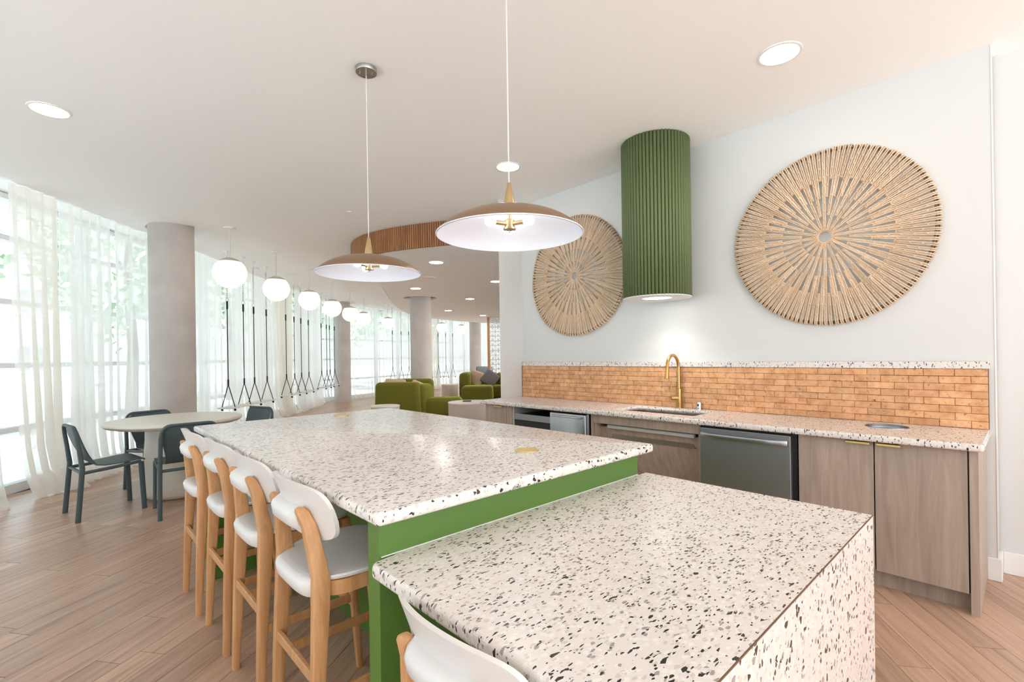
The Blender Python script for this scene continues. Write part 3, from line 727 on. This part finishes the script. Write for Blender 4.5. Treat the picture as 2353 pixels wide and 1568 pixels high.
# ---------------------------------------------------------------- stools
def make_stool(name, label, cat, loc, drop, group, backlift=0):
    """bar stool, local +y faces the table"""
    t = thing(name, label, cat, loc, -pi/2, group)
    SZ = .665-drop; BZ = SZ+.105+backlift; TZ = SZ+.285+backlift
    X, Y = Vector((1, 0, 0)), Vector((0, 1, 0))
    for s in (-1, 1):
        prof = [(0, .176, -.196, .030, .028), (SZ*.45, .172, -.184, .033, .038), (SZ-.08, .166, -.168, .036, .050), (SZ, .160, -.164, .036, .052), (SZ+.06, .148, -.172, .035, .048), (TZ-.13, .132, -.186, .034, .042), (TZ-.085, .122, -.203, .033, .037), (TZ-.075, .120, -.207, .028, .028), (TZ-.070, .119, -.209, .016, .014)]
        m = MB().rings([rrect((s*x, y, z), X, Y, w_, d_, .007, 2) for z, x, y, w_, d_ in prof])
        o = obj('rear_leg', m, 'beech', t, smooth=True)
        obj('foot_pad', MB().box(s*.176-.010, s*.176+.010, -.207, -.187, 0.0, .004), 'rubber', o)
        m = MB().rings([rrect((s*x, y, z), X, Y, w_, d_, .007, 2) for z, x, y, w_, d_ in [(0, .186, .196, .026, .026), (SZ*.5, .176, .176, .032, .032), (SZ-.045, .162, .150, .038, .040), (SZ-.02, .160, .148, .038, .040)]])
        o = obj('front_leg', m, 'beech', t, smooth=True)
        obj('foot_pad', MB().box(s*.186-.009, s*.186+.009, .187, .205, 0.0, .004), 'rubber', o)
        if drop < .1:
            z = .285; obj('side_stretcher', MB().add([(s*.170, -.170, z), (s*.182, -.170, z), (s*.182, .165, z), (s*.170, .165, z), (s*.169, -.170, z+.034), (s*.181, -.170, z+.034), (s*.181, .165, z+.034), (s*.169, .165, z+.034)],
                [(0, 1, 2, 3), (4, 5, 6, 7), (0, 1, 5, 4), (3, 2, 6, 7), (0, 3, 7, 4), (1, 2, 6, 5)]), 'beech', t, bevel=.003)
    if drop < .1:
        obj('rear_stretcher', MB().box(-.160, .160, -.196, -.180, .355, .389), 'beech', t, bevel=.003)
        obj('front_stretcher', MB().box(-.166, .166, .165, .187, .265, .305), 'beech', t, bevel=.003)
    # wooden seat frame
    fr_ = MB()
    outer = rrect((0, .005, 0), X, Y, .372, .352, .09, 6); inner = rrect((0, .005, 0), X, Y, .316, .296, .07, 6)
    fr_.rings([[p[:2]+(SZ-.062,) for p in outer], [p[:2]+(SZ-.016,) for p in outer], [p[:2]+(SZ-.016,) for p in inner], [p[:2]+(SZ-.062,) for p in inner]], closed=True)
    obj('seat_frame', fr_, 'beech', t, bevel=.002)
    # seat shell: superellipse plate with dished middle, plus rear drop
    N = 48; m = MB(); rs = []
    def sup(a, rx, ry, e=2.9):
        c, s_ = cos(a), sin(a); return (rx*math.copysign(abs(c)**(2/e), c), ry*math.copysign(abs(s_)**(2/e), s_))
    for k, dz in ((.94, -.018), (.985, -.014), (1.0, -.006), (.985, -.001), (.93, .001), (.7, -.004), (.4, -.008), (.05, -.009)):
        rs.append([(sup(2*pi*i/N, .205*k, .200*k)[0], .005+sup(2*pi*i/N, .205*k, .200*k)[1], SZ+dz+.010*max(0, cos(2*pi*i/N)**2-.3)*k) for i in range(N)])
    m.rings(rs); obj('seat', m, 'whiteplastic', t, smooth=True)
    m = MB(); rs = []
    for i in range(17):
        u = -1+2*i/16; x = u*.142; bul = sqrt(max(0, 1-abs(u)**3.2)); yb = -.186-.034*bul
        rs.append([(x, -.145, SZ-.004), (x, yb+.022, SZ-.001), (x, yb+.006, SZ-.008), (x, yb, SZ-.020), (x, yb+.004, SZ-.045), (x, yb+.016, SZ-.062), (x, -.150, SZ-.062)])
    m.rings(rs); obj('seat_rear_lip', m, 'whiteplastic', t, smooth=True)
    # backrest plate
    m = MB(); nu, nv = 40, 12; F = []; B = []
    zc = (TZ+BZ)/2; hh = (TZ-BZ)/2
    for i in range(nu+1):
        u = sin(pi/2*(-1+2*i/nu)); x = .212*u; h = hh*max(.02, (1-min(1, abs(u))**7))**(1/3.2)
        lift = .006*cos(u*pi)
        for j in range(nv+1):
            v = -1+2*j/nv; z = zc+v*h+lift*(v+1)/2
            y = -.186+.052*abs(u)**2.0-.012*(z-zc)/hh-.020*(z-zc)/hh*(1 if z > zc else .6)
            F.append((x, y, z)); B.append((x*1.004, y-.013, z))
    n = nv+1; k = len(F); fs = []
    for i in range(nu):
        for j in range(nv):
            a = i*n+j; fs.append((a, a+1, a+n+1, a+n)); fs.append((k+a, k+a+n, k+a+n+1, k+a+1))
    for i in range(nu):
        a = i*n; fs.append((a, a+n, k+a+n, k+a)); a = i*n+nv; fs.append((a, k+a, k+a+n, a+n))
    for j in range(nv):
        a = j; fs.append((a, k+a, k+a+1, a+1)); a = nu*n+j; fs.append((a, a+1, k+a+1, k+a))
    m.add(F+B, fs); obj('backrest', m, 'whiteplastic', t, smooth=True)
    m = MB(); rs = []
    for i in range(15):
        u = -1+2*i/14; x = u*.106; bul = sqrt(max(0, 1-abs(u)**3.2)); yb = -.214-.022*bul; zt = TZ-.078
        rs.append([(x, -.190, zt+.006), (x, yb+.020, zt+.002), (x, yb+.005, zt-.008), (x, yb, zt-.022), (x, yb+.005, zt-.050), (x, yb+.018, zt-.064), (x, -.178, zt-.068)])
    m.rings(rs); obj('backrest_block', m, 'whiteplastic', t, smooth=True)
    return t
g = 'bar stools along the raised island'
st = make_stool('bar_stool', 'farthest white and beech bar stool along the raised island', 'stool', (.700, 3.135, 0), 0, g)
for (x, y, lab) in ((.722, 2.655, 'second-farthest white and beech bar stool at the island, before the teal table chair'), (.727, 2.165, 'second-nearest white and beech bar stool at the raised island'), (.727, 1.625, 'nearest white and beech bar stool at the raised island, by the green panel')):
    c = dup(st); c.location = (x, y, 0); c['label'] = lab
make_stool('dining_chair', 'low white and beech chair tucked at the lower terrazzo table', 'chair', (.742, .805, 0), .205, None, .055)

# ---------------------------------------------------------------- slate chairs and cream table
def make_slate():
    t = thing('dining_chair', 'leftmost slate teal plastic chair turned side-on beside the curtains', 'chair', (0, 0, 0), 0, 'slate teal chairs around the cream table')
    # inverted U rear frame
    def legring(p, d, w1, w2):
        return rrect(p, d, (0, 1, 0), w1, w2, .012, 3)
    pts = []
    def yv(z): return -.235+.035*min(z, .45)/.45-.045*max(0, z-.45)/.35
    L = [(-.222+.012*z/.6, z) for z in (0, .2, .44, .60, .68)]
    arc = [(-.208+.07*(1-cos(a)), .70+.085*sin(a)) for a in [pi/2*k/5 for k in range(1, 6)]]
    half = L+arc
    full = half+[(-x, z) for x, z in half[::-1]]
    rs = []
    for i, (x, z) in enumerate(full):
        a = Vector((full[max(i-1, 0)][0], 0, full[max(i-1, 0)][1])); b = Vector((full[min(i+1, len(full)-1)][0], 0, full[min(i+1, len(full)-1)][1]))
        d = (b-a).normalized(); nn = Vector((d.z, 0, -d.x))
        wt_ = .032 if z < .7 else .024
        rs.append(rrect((x, yv(z), z), nn, (0, 1, 0), wt_, .036 if z < .6 else .030, .010, 3))
    obj('rear_frame', MB().rings(rs), 'teal', t, smooth=True)
    for s in (-1, 1):
        obj('front_leg', MB().rings([rrect((s*.205, .225, 0), (1, 0, 0), (0, 1, 0), .026, .038, .010), rrect((s*.200, .205, .425), (1, 0, 0), (0, 1, 0), .028, .042, .010)]), 'teal', t, smooth=True)
        obj('side_rail', MB().tube([(s*.212, -.205, .400), (s*.205, 0, .412), (s*.198, .205, .430)], .014, 10), 'teal', t, smooth=True)
    obj('rear_rail', MB().tube([(-.214, -.203, .402), (.214, -.203, .402)], .013, 10), 'teal', t, smooth=True)
    prof = [(-.245, .775, .150), (-.238, .74, .186), (-.222, .68, .196), (-.195, .60, .188), (-.165, .53, .172), (-.135, .475, .162), (-.095, .445, .168), (-.04, .437, .182), (.05, .441, .200), (.14, .449, .208), (.20, .452, .208), (.232, .446, .196), (.24, .436, .180)]
    m = MB(); rs = []
    for i, (y, z, hw) in enumerate(prof):
        a = prof[max(i-1, 0)]; b = prof[min(i+1, len(prof)-1)]
        d = Vector((0, b[0]-a[0], b[1]-a[1])).normalized(); nn = Vector((0, d.z, -d.y))   # out/back
        top = []; bot = []
        for k in range(13):
            u = -1+2*k/12; c = -.014*(u*u) if i < 6 else -.010*(1-u*u)*-1*0
            p = Vector((hw*u, y, z)); off = .016*(u*u) * (-1 if i < 6 else -0.0)
            top.append(tuple(p+nn*(off-.005))); bot.append(tuple(p+nn*(off+.005)))
        rs.append(top+bot[::-1])
    m.rings(rs); obj('seat_shell', m, 'teal', t, smooth=True)
    return t
def face(o, x, y, ang, label=None):
    """ang = world direction the sitter faces"""
    o.location = (x, y, 0); o.rotation_euler = (0, 0, ang-pi/2)
    if label: o['label'] = label
A_ = make_slate(); face(A_, .272, 5.635, radians(10))
B_ = dup(A_); face(B_, .80, 5.17, radians(90), 'slate teal chair seen from behind, overlapping the front of the cream table')
C_ = dup(A_); face(C_, .735, 6.265, radians(-76), 'slate teal chair behind the cream table, in front of the concrete column')
D_ = dup(A_); face(D_, 1.42, 5.90, radians(199), 'slate teal chair right of the cream table, below the first swing')
dt = thing('dining_table', 'round cream pedestal table among the slate chairs', 'table', (.82, 5.79, 0))
obj('tabletop', MB().lathe([(.01, .69), (.40, .692), (.50, .700), (.555, .716), (.574, .735), (.572, .750), (.565, .757), (.55, .760), (.01, .760)], n=80), 'tablew', dt, smooth=True)
obj('pedestal', MB().lathe([(.20, 0), (.245, .012), (.275, .05), (.285, .12), (.280, .25), (.262, .42), (.252, .56), (.250, .69)], n=64), 'tablew', dt, smooth=True)

# ---------------------------------------------------------------- ceiling lights
def downlight(x, y, z, label, r=.105, grp='recessed downlights'):
    t = thing('downlight', label, 'ceiling light', (x, y, z), 0, grp)
    obj('trim_ring', MB().lathe([(r+.012, 0), (r+.010, -.005), (r-.004, -.006), (r-.004, -.001)], n=40, cap=False), 'trim', t, smooth=True)
    obj('lens', MB().lathe([(r-.003, -.0045), (.001, -.0046)], n=40), 'lensadded' if 'behind' in grp else 'lenslounge' if z < CEIL-.1 else 'lens', t)
    return t
for x, y, z, lab in ((3.072, .968, CEIL, 'large round downlight above the right rattan disc'), (-.046, 4.566, CEIL, 'round downlight at the upper left, above the curtains'), (3.002, 3.232, CEIL, 'round downlight just above the right-hand pendant cone'),
    (4.12, 6.05, SOF, 'nearest downlight in the lowered ceiling panel, right of the left pendant'), (5.343, 8.604, SOF, 'downlight in the lowered ceiling just left of the concrete column top'), (6.055, 6.895, SOF, 'downlight at the edge of the white wall return'),
    (7.358, 9.364, SOF, 'downlight in the lowered ceiling right of the concrete column top'), (8.673, 12.123, SOF, 'downlight above the eighth globe lamp in the lowered ceiling'), (10.671, 12.863, SOF, 'farthest downlight above the white breeze block screen')):
    downlight(x, y, z, lab)
for x, y in ((6.9, 5.95), (8.2, 7.3), (8.9, 8.6), (10.2, 9.4), (10.9, 11.0), (12.3, 12.6), (12.9, 14.3)):  # unseen downlights added to brighten the lounge
    downlight(x, y, SOF, 'added downlight hidden behind the white wall return, brightening the lounge', grp='added downlights behind the wall return')
def ceiling_disc(x, y, z, r, label, name='sprinkler_cover'):
    t = thing(name, label, 'ceiling fitting', (x, y, z))
    obj('cover', MB().lathe([(r, 0), (r, -.004), (r*.93, -.009), (.001, -.010)], n=32), 'trim', t, smooth=True)
for x, y, z, r, lab in ((3.44, 10.19, CEIL, .13, 'flat round ceiling cover left of the third globe stem'), (2.66, 9.95, CEIL, .09, 'flat round ceiling cover by the second pair of swing hooks'), (2.503, 5.462, CEIL, .03, 'tiny round sprinkler cover left of the slatted band'),
    (7.148, 14.581, CEIL, .16, 'flat round ceiling cover above the sixth globe'), (4.80, 7.265, SOF, .10, 'flat white smoke alarm in the lowered ceiling')):
    ceiling_disc(x, y, z, r, lab)

# pendants
def pendant(x, y, z, label, az):
    t = thing('pendant_lamp', label, 'pendant lamp', (x, y, z), radians(0), 'brass dish pendants over the island')
    R = .305; H = .108
    o_ = [(R*sin(a)/sin(1.15), H*(cos(a)-cos(1.15))/(1-cos(1.15))) for a in [1.15*k/22 for k in range(22, 0, -1)]]
    obj('shade', MB().lathe(o_+[(.001, H)], n=96, cap=False), 'shade', t, smooth=True, fix=False)
    i_ = [(r-.002 if r > .01 else r, h-.0035) for r, h in o_]
    obj('shade_lining', MB().lathe(i_+[(.001, H-.0035)], n=96, cap=False), 'shadein', t, smooth=True, fix=False)
    obj('rim', MB().tube([(R*cos(2*pi*i/96), R*sin(2*pi*i/96), 0) for i in range(96)], .0025, 8, closed=True), 'shadein', t, smooth=True)
    obj('cone', MB().lathe([(.0275, H-.003), (.026, H+.006), (.008, H+.108), (.006, H+.110), (.001, H+.110)], n=32), 'brass', t, smooth=True)
    obj('stem', MB().lathe([(.008, .055), (.008, H-.002)], n=16), 'brass', t, smooth=True)
    h = obj('hub', MB().lathe([(.001, .022), (.026, .022), (.026, .027), (.0215, .029), (.0215, .060), (.019, .063), (.001, .063)], n=32), 'brass', t, smooth=True)
    obj('finial', MB().lathe([(.001, .008), (.005, .010), (.0065, .0145), (.005, .019), (.003, .022)], n=16), 'nickel', h, smooth=True)
    for k in range(3):
        a = radians(az+120*k); d = Vector((cos(a), sin(a), 0))
        so = obj('socket', MB().tube([d*.018+Vector((0, 0, .046)), d*.068+Vector((0, 0, .046))], .0095, 16), 'brass', t, smooth=True)
        pr = [(.068, .009), (.074, .013), (.083, .0185), (.093, .0205), (.103, .0185), (.110, .012), (.113, .001)]
        obj('bulb', MB().tube([d*q+Vector((0, 0, .046)) for q, _ in pr], [r for _, r in pr], 20), 'bulb', so, smooth=True)
    obj('cord', MB().tube([(0, 0, H+.108), (0, 0, CEIL-z-.02)], .0028, 8), 'cord', t, smooth=True)
    cp = obj('canopy', MB().lathe([(.062, CEIL-z), (.062, CEIL-z-.024), (.0605, CEIL-z-.026), (.001, CEIL-z-.026)], n=48), 'nickel', t, smooth=True)
    for s in (-1, 1): obj('screw', MB().lathe([(.003, CEIL-z-.034), (.003, CEIL-z-.026)], (s*.028, -s*.022, 0), 10), 'chrome', cp)
    obj('cord_grip', MB().lathe([(.004, CEIL-z-.044), (.004, CEIL-z-.026)], n=12), 'chrome', cp)
pendant(1.35, 2.69, 1.835, 'left brass dish pendant lamp, in front of the slatted ceiling band', -43)
pendant(1.375, 1.475, 1.835, 'right, larger looking brass dish pendant lamp beside the rattan disc', 46.9)

# fluted green cylinder light
gl = thing('cylinder_light', 'green fluted cylinder ceiling light over the sink', 'ceiling light', (3.605, 2.09, 1.785))
GR, GH = .262, CEIL-1.785
obj('core', MB().lathe([(GR-.012, .006), (GR-.012, GH)], n=60), 'lamp_green', gl, smooth=True)
fl = MB().lathe([(.0128, .004), (.0128, GH-.0005)], n=12); flm = fl.mesh('flute'); flm.materials.append(M['lamp_green'])
for p in flm.polygons: p.use_smooth = len(p.vertices) == 4
for k in range(60):
    a = 2*pi*k/60; o = bpy.data.objects.new('flute', flm); COL.objects.link(o); o.parent = gl; o.location = (GR*cos(a), GR*sin(a), 0)
obj('bottom_plate', MB().lathe([(.12, .0), (GR+.012, 0), (GR+.012, .006), (.12, .006)], n=72, cap=False), 'trim', gl)
obj('lens', MB().lathe([(.121, .004), (.001, .0041)], n=48), 'lensgreen', gl)
ld = bpy.data.lights.new('cylinder_spot', 'SPOT'); ld.energy = 18; ld.spot_size = radians(125); ld.spot_blend = .9; ld.shadow_soft_size = .1; ld.color = (1, .97, .92)
lo = bpy.data.objects.new('cylinder_spot', ld); COL.objects.link(lo); lo.location = (3.605, 2.09, 1.78); lo.parent = None

# globes
def globe(x, y, label, name='globe_lamp'):
    t = thing(name, label, 'pendant lamp', (x, y, 2.472), 0, 'opal globe pendants in a row')
    R = .2; c = .72
    obj('globe', MB().lathe([(R*sin(a), R*cos(a)) for a in [math.acos(c)+(pi-math.acos(c)-.01)*k/20 for k in range(21)]], n=40), 'globe', t, smooth=True)
    obj('cap', MB().lathe([(R*1.004*sin(a), R*1.004*cos(a)) for a in [.03+(math.acos(c)-.03)*k/6 for k in range(7)]], n=40), 'globecap', t, smooth=True)
    obj('stem', MB().lathe([(.007, R-.005), (.007, CEIL-2.472-.01)], n=10), 'cord', t, smooth=True)
    obj('canopy', MB().lathe([(.075, CEIL-2.472), (.072, CEIL-2.472-.012), (.001, CEIL-2.472-.014)], n=32), 'trim', t, smooth=True)
    return t
labs = ['nearest opal globe pendant, right of the concrete column', 'second-nearest opal globe pendant with white stem', 'third opal globe pendant over the swings', 'fourth opal globe pendant, beside the left brass dish lamp', 'fifth opal globe pendant in front of the second column', 'sixth opal globe pendant, last of the overlapping group', 'seventh opal globe pendant standing alone before the third column', 'eighth opal globe pendant, right of the third column', 'farthest opal globe pendant before the cream curtain']
gpos = [(1.619, 7.129), (2.543, 8.283), (3.509, 9.482), (4.468, 10.699), (5.405, 11.84), (6.348, 13.024), (7.805, 14.28), (10.711, 15.42), (12.10, 16.0)]
g0 = globe(*gpos[0], labs[0])
for p, lab in zip(gpos[1:], labs[1:]):
    c = dup(g0); c.location = (*p, 2.472); c['label'] = lab

# ---------------------------------------------------------------- swings
def swing(a, b, label, first=None):
    a = Vector(a); b = Vector(b); mid = (a+b)/2; d = b-a; L = d.length
    t = thing('swing', label, 'swing', (mid.x, mid.y, .57), atan2(d.y, d.x), 'swings hanging by the windows')
    h = L/2; HB = L/2+.11; top = CEIL-.57
    obj('seat_board', MB().box(-HB, HB, -.115, -.005, -.012, .012).box(-HB, HB, .005, .115, -.012, .012), 'swing', t, bevel=.004)
    for s in (-1, 1):
        x = s*h
        r = obj('rope', MB().tube([(x, 0, .43), (x, 0, 1.70)], .0075, 8), 'rope', t, smooth=True)
        obj('rope_binding', MB().tube([(x, 0, 1.575), (x, 0, 1.70)], .014, 10), 'rope', r, smooth=True)
        obj('rope_binding', MB().tube([(x, 0, .36), (x, 0, .45)], .013, 10), 'rope', r, smooth=True)
        for q in (-.105, .105):
            obj('rope_fork', MB().tube([(x, 0, .37), (x, q, .012), (x, q, -.03)], .007, 8), 'rope', r)
            obj('rope_knot', MB().lathe([(.008, -.05), (.018, -.04), (.018, -.022), (.008, -.013)], (x, q, 0), 10), 'rope', r)
        obj('ring', MB().tube([(x+.032*cos(k*pi/8), 0, 1.725+.032*sin(k*pi/8)) for k in range(16)], .0035, 6, closed=True), 'chain', t, smooth=True)
        ch = MB(); z = 1.757; k = 0
        while z < top-.10:
            pts_ = []
            for q in range(8):
                u, v = .011*cos(q*pi/4), .021*sin(q*pi/4)
                pts_.append((x+u, 0, z+.018+v) if k % 2 else (x, u, z+.018+v))
            ch.tube(pts_, .003, 4, closed=True); z += .034; k += 1
        obj('chain', ch, 'chain', t)
        obj('hook', MB().lathe([(.005, top-.11), (.012, top-.08), (.016, top-.03), (.05, top-.004), (.05, top)], (x, 0, 0), 16).tube([(x+.016*cos(k*pi/5), 0, top-.105+.022*sin(k*pi/5)) for k in range(10)], .004, 5, closed=True), 'trim', t, smooth=True)
swl = ['nearest swing, its white board just above the cream table', 'second swing, hanging right above the small slate chair', 'third swing, before the cream curtain', 'fourth swing, right neighbour of the third', 'fifth swing, behind the fourth globe lamp', 'sixth swing, in front of the second concrete column', 'seventh swing, left one above the green armchair', 'eighth swing, half hidden by the third concrete column', 'ninth swing, just right of the third concrete column', 'tenth swing, farthest right near the green corner sofa']
sw = [((1.928, 8.70), (2.235, 9.013)), ((2.482, 9.342), (2.799, 9.726)), ((3.43, 10.606), (3.738, 11.026)), ((4.009, 11.376), (4.33, 11.80)), ((5.00, 12.72), (5.30, 13.12)), ((5.50, 13.40), (5.80, 13.78)), ((8.30, 14.90), (8.78, 15.15)), ((9.15, 15.25), (9.55, 15.42)), ((10.35, 15.72), (10.85, 15.88)), ((11.05, 15.65), (11.50, 15.80))]
for (a, b), lab in zip(sw, swl): swing(a, b, lab)

# ---------------------------------------------------------------- rattan wall discs
def disc(yc, zc, R, label, seed):
    rg = random.Random(seed)
    t = thing('rattan_disc', label, 'wall art', (WX-.045, yc, zc), 0, 'woven rattan wall discs')
    t.rotation_euler = (0, 0, 0)
    tiers = [(.042, .14), (.145, .27), (.27, .40), (.39, 1)]
    meshes = []
    for ti, (r0, _) in enumerate(tiers):
        for var in range(2):
            m = MB(); L = R+.002
            for s in (-1, 1):
                of = s*.0056
                m.tube([(r0*R/.6, of*.7, 0), (r0*R/.6+.3*(L-r0), of, -.002*var), (L-.012, of, 0), (L, of, .006), (L+.006, of, .022), (L+.002, of, .040)][::1], .0047, 5)
            k = r0*R/.6+.02
            while k < L-.03:
                m.tube([(k-.012, -.0095, -.001), (k, 0, -.0065), (k+.012, .0095, -.001)], .0022, 4)
                m.tube([(k-.012, .0095, -.001), (k, 0, -.0068), (k+.012, -.0095, -.001)], .0022, 4)
                k += .058 if var else .064
            m.tube([(r0*R/.6+.004, -.009, 0), (r0*R/.6+.004, 0, -.005), (r0*R/.6+.004, .009, 0)], .003, 4)
            me = m.mesh('reed'); me.materials.append(M['reed']); meshes.append(me)
    N = 120
    for k in range(N):
        if k % 6 == 0: ti = 0
        elif k % 3 == 0: ti = 1
        elif k % 3 == 1: ti = 2 if True else 3
        else: ti = 3
        a = 2*pi*k/N+rg.uniform(-.004, .004)
        o = bpy.data.objects.new('reed', meshes[ti*2+rg.randint(0, 1)]); COL.objects.link(o); o.parent = t
        rad = 1+.008*sin(a*3+seed)+rg.uniform(-.004, .004)
        # local x -> radial in the wall plane, local -z -> into the room (-X)
        dirv = Vector((0, cos(a), sin(a))); zz = Vector((1, 0, 0)); yy = zz.cross(dirv)
        o.matrix_local = Matrix(((dirv.x*rad, yy.x, zz.x, rg.uniform(-.002, .002)), (dirv.y*rad, yy.y, zz.y, 0), (dirv.z*rad, yy.z, zz.z, 0), (0, 0, 0, 1)))
    def ring(r, rad, x, nm, mat):
        obj(nm, MB().tube([(x, r*(1+.008*sin(3*b+seed))*cos(b), r*(1+.008*sin(3*b+seed))*sin(b)) for b in [2*pi*i/96 for i in range(96)]], rad, 6, closed=True), mat, t, smooth=True)
    ring(R-.014, .006, .010, 'rim_hoop', 'wire'); ring(R-.004, .004, .036, 'back_hoop', 'wire'); ring(.040, .003, .002, 'hub_hoop', 'reedwrap')
    for r in (.145, .27, .39): ring(r*R/.6, .0028, .006, 'inner_hoop', 'reed')
    return t
disc(.945, 2.118, .600, 'large rattan spoke disc on the wall, right of the green light', 1)
disc(3.165, 2.140, .610, 'rattan spoke disc left of the green light, partly behind the pendant', 4)

# ---------------------------------------------------------------- lounge furniture
def soft(name, x0, x1, y0, y1, z0, z1, r, mat, parent, seg=5, taper=0):
    m = MB().box(x0, x1, y0, y1, z0, z1); me = m.mesh(name); bm = bmesh.new(); bm.from_mesh(me)
    bmesh.ops.recalc_face_normals(bm, faces=bm.faces)
    bmesh.ops.bevel(bm, geom=bm.edges[:], offset=r, segments=seg, profile=.5, affect='EDGES', clamp_overlap=True)
    if taper:
        for v in bm.verts:
            k = (v.co.z-z0)/(z1-z0); cx_, cy2 = (x0+x1)/2, (y0+y1)/2
            v.co.x = cx_+(v.co.x-cx_)*(1-taper*k); v.co.y = cy2+(v.co.y-cy2)*(1-taper*k)
    bm.to_mesh(me); bm.free()
    return obj(name, me, mat, parent, smooth=True)
# armchair sofa seen from behind: local x along view right, local y away
VA = YAW-pi/2
s1 = thing('sofa', 'green velvet sofa seen from behind, in front of the concrete column', 'sofa', (5.30, 9.30, 0), VA-.12)
soft('backrest', -.52, .50, -.12, .18, .03, .80, .10, 'velvet', s1, taper=.05)
soft('side_back', .28, .58, .05, .80, .03, .74, .10, 'velvet', s1)
soft('far_back', -.45, .58, .60, .84, .03, .84, .10, 'velvet', s1)
soft('seat', -.44, .55, .10, .78, .05, .43, .07, 'velvet', s1)
soft('arm', -.55, -.25, .02, .80, .03, .76, .10, 'velvet', s1)
p1 = tag(soft('pillow', -.26, .22, -.06, .06, -.2, .2, .055, 'blush', None), 'blush pillow peeking over the back of the green sofa', 'pillow')
p1.location = (5.42, 9.62, .66); p1.rotation_euler = (-.3, .05, VA-.1)
p1b = tag(soft('pillow', -.15, .15, -.05, .05, -.14, .14, .045, 'blush', None), 'small cream pillow right behind the green sofa back', 'pillow')
p1b.location = (5.78, 9.32, .66); p1b.rotation_euler = (-.2, .4, VA-.1)
ot = thing('ottoman', 'low green velvet ottoman between the sofa and the round table', 'ottoman', (6.27, 8.98, 0), VA+.05)
soft('cushion', -.46, .44, -.35, .25, .03, .43, .11, 'velvet', ot, taper=.06)
cb = thing('ottoman', 'square green velvet ottoman in front of the corner sofa', 'ottoman', (8.84, 10.96, 0), VA)
soft('cushion', -.46, .46, -.35, .45, .03, .48, .09, 'velvet', cb, taper=.04)
s2 = thing('sofa', 'green velvet corner sofa with cushions beyond the square ottoman', 'sofa', (9.75, 11.95, 0), VA)
soft('arm', -.62, -.27, -.55, .70, .03, .83, .12, 'velvet', s2)
soft('seat', -.32, 1.2, -.45, .55, .05, .42, .06, 'velvet', s2)
soft('backrest', -.40, .55, .45, .80, .03, .80, .10, 'velvet', s2)
soft('side_back', .50, 1.25, .10, .50, .03, .80, .12, 'velvet', s2)
p2 = tag(soft('pillow', -.24, .24, -.06, .06, -.24, .24, .055, 'blush', None), 'blush pillow leaning on the arm of the corner sofa', 'pillow')
p2.location = (9.62, 11.98, .63); p2.rotation_euler = (-.25, .30, VA-.5)
p3 = tag(soft('pillow', -.24, .24, -.06, .06, -.24, .24, .055, 'stripe', None), 'grey pleated pillow standing on its corner beside the blush one', 'pillow')
p3.location = (9.88, 11.62, .63); p3.rotation_euler = (-.3, .62, VA)
def drum(x, y, r, h, label, top='drumtop'):
    t = thing('drum_table', label, 'table', (x, y, 0))
    obj('drum', MB().lathe([(r-.01, 0), (r-.005, .01), (r-.005, h-.025)], n=64), 'drum', t, smooth=True)
    obj('tabletop', MB().lathe([(r, h-.024), (r+.002, h-.018), (r+.002, h-.004), (r-.003, h), (.001, h)], n=64), top, t, smooth=True)
    return t
drum(5.80, 7.44, .42, .45, 'large round drum table with a dark tablet on top, by the counter end')
drum(4.105, 7.655, .25, .50, 'small round drum table just past the far island corner')
drum(8.62, 12.03, .25, .50, 'round drum side table left of the corner sofa')
drum(9.85, 10.65, .22, .42, 'low drum table at the edge of the white wall return')
tb = thing('tablet', 'thin black tablet lying on the large drum table', 'tablet', (5.82, 7.55, .451), VA)
obj('body', MB().box(-.08, .08, -.11, .11, 0, .012), 'black', tb, bevel=.003)
# grey lounge chair near screen
gc = thing('lounge_chair', 'grey upholstered lounge chair by the far window', 'chair', (12.75, 15.35, 0), VA)
soft('backrest', -.35, .35, .1, .28, .35, .92, .07, 'greychair', gc)
soft('seat', -.35, .35, -.45, .2, .28, .46, .06, 'greychair', gc)
for sx_ in (-.28, .28):
    for sy_ in (-.38, .2): obj('leg', MB().lathe([(.012, 0), (.018, .3)], (sx_, sy_, 0), 8), 'black', gc)

# breeze block screen
sc_ = thing('breeze_block_screen', 'white patterned breeze block screen with an oak edge post', 'screen', (11.32, 13.38, 0), VA)
BW, BHt = .205, .1715
bk = MB()
bk.box(0, BW, 0, .09, 0, .016).box(0, BW, 0, .09, BHt-.016, BHt).box(0, .012, 0, .09, .016, BHt-.016).box(BW-.012, BW, 0, .09, .016, BHt-.016)
def bar(x0, z0, x1, z1, w_):
    d = Vector((x1-x0, z1-z0)).normalized(); n_ = Vector((-d.y, d.x))*w_/2
    q = [(x0+n_.x, z0+n_.y), (x1+n_.x, z1+n_.y), (x1-n_.x, z1-n_.y), (x0-n_.x, z0-n_.y)]
    bk.add([(x, .005, z) for x, z in q]+[(x, .085, z) for x, z in q], [(0, 1, 2, 3), (4, 5, 6, 7), (0, 1, 5, 4), (1, 2, 6, 5), (2, 3, 7, 6), (3, 0, 4, 7)])
c0 = BW/2
bar(c0, .012, c0, BHt-.012, .022); bar(c0, .014, .014, BHt-.020, .020); bar(c0, .014, BW-.014, BHt-.020, .020)
bar(c0-.02, .012, .012, .05, .014); bar(c0+.02, .012, BW-.012, .05, .014)
bkm = bk.mesh('breeze_block'); bkm.materials.append(M['screenw'])
for r in range(16):
    for c_ in range(5):
        o = bpy.data.objects.new('breeze_block', bkm); COL.objects.link(o); o.parent = sc_; o.location = (.06+c_*BW, 0, r*BHt*1.0)
        if r % 5 == 3: o.scale = (1, 1, -1); o.location.z += BHt
obj('edge_post', MB().box(-.03, .055, -.02, .12, 0, 2.75), 'edgewood', sc_)
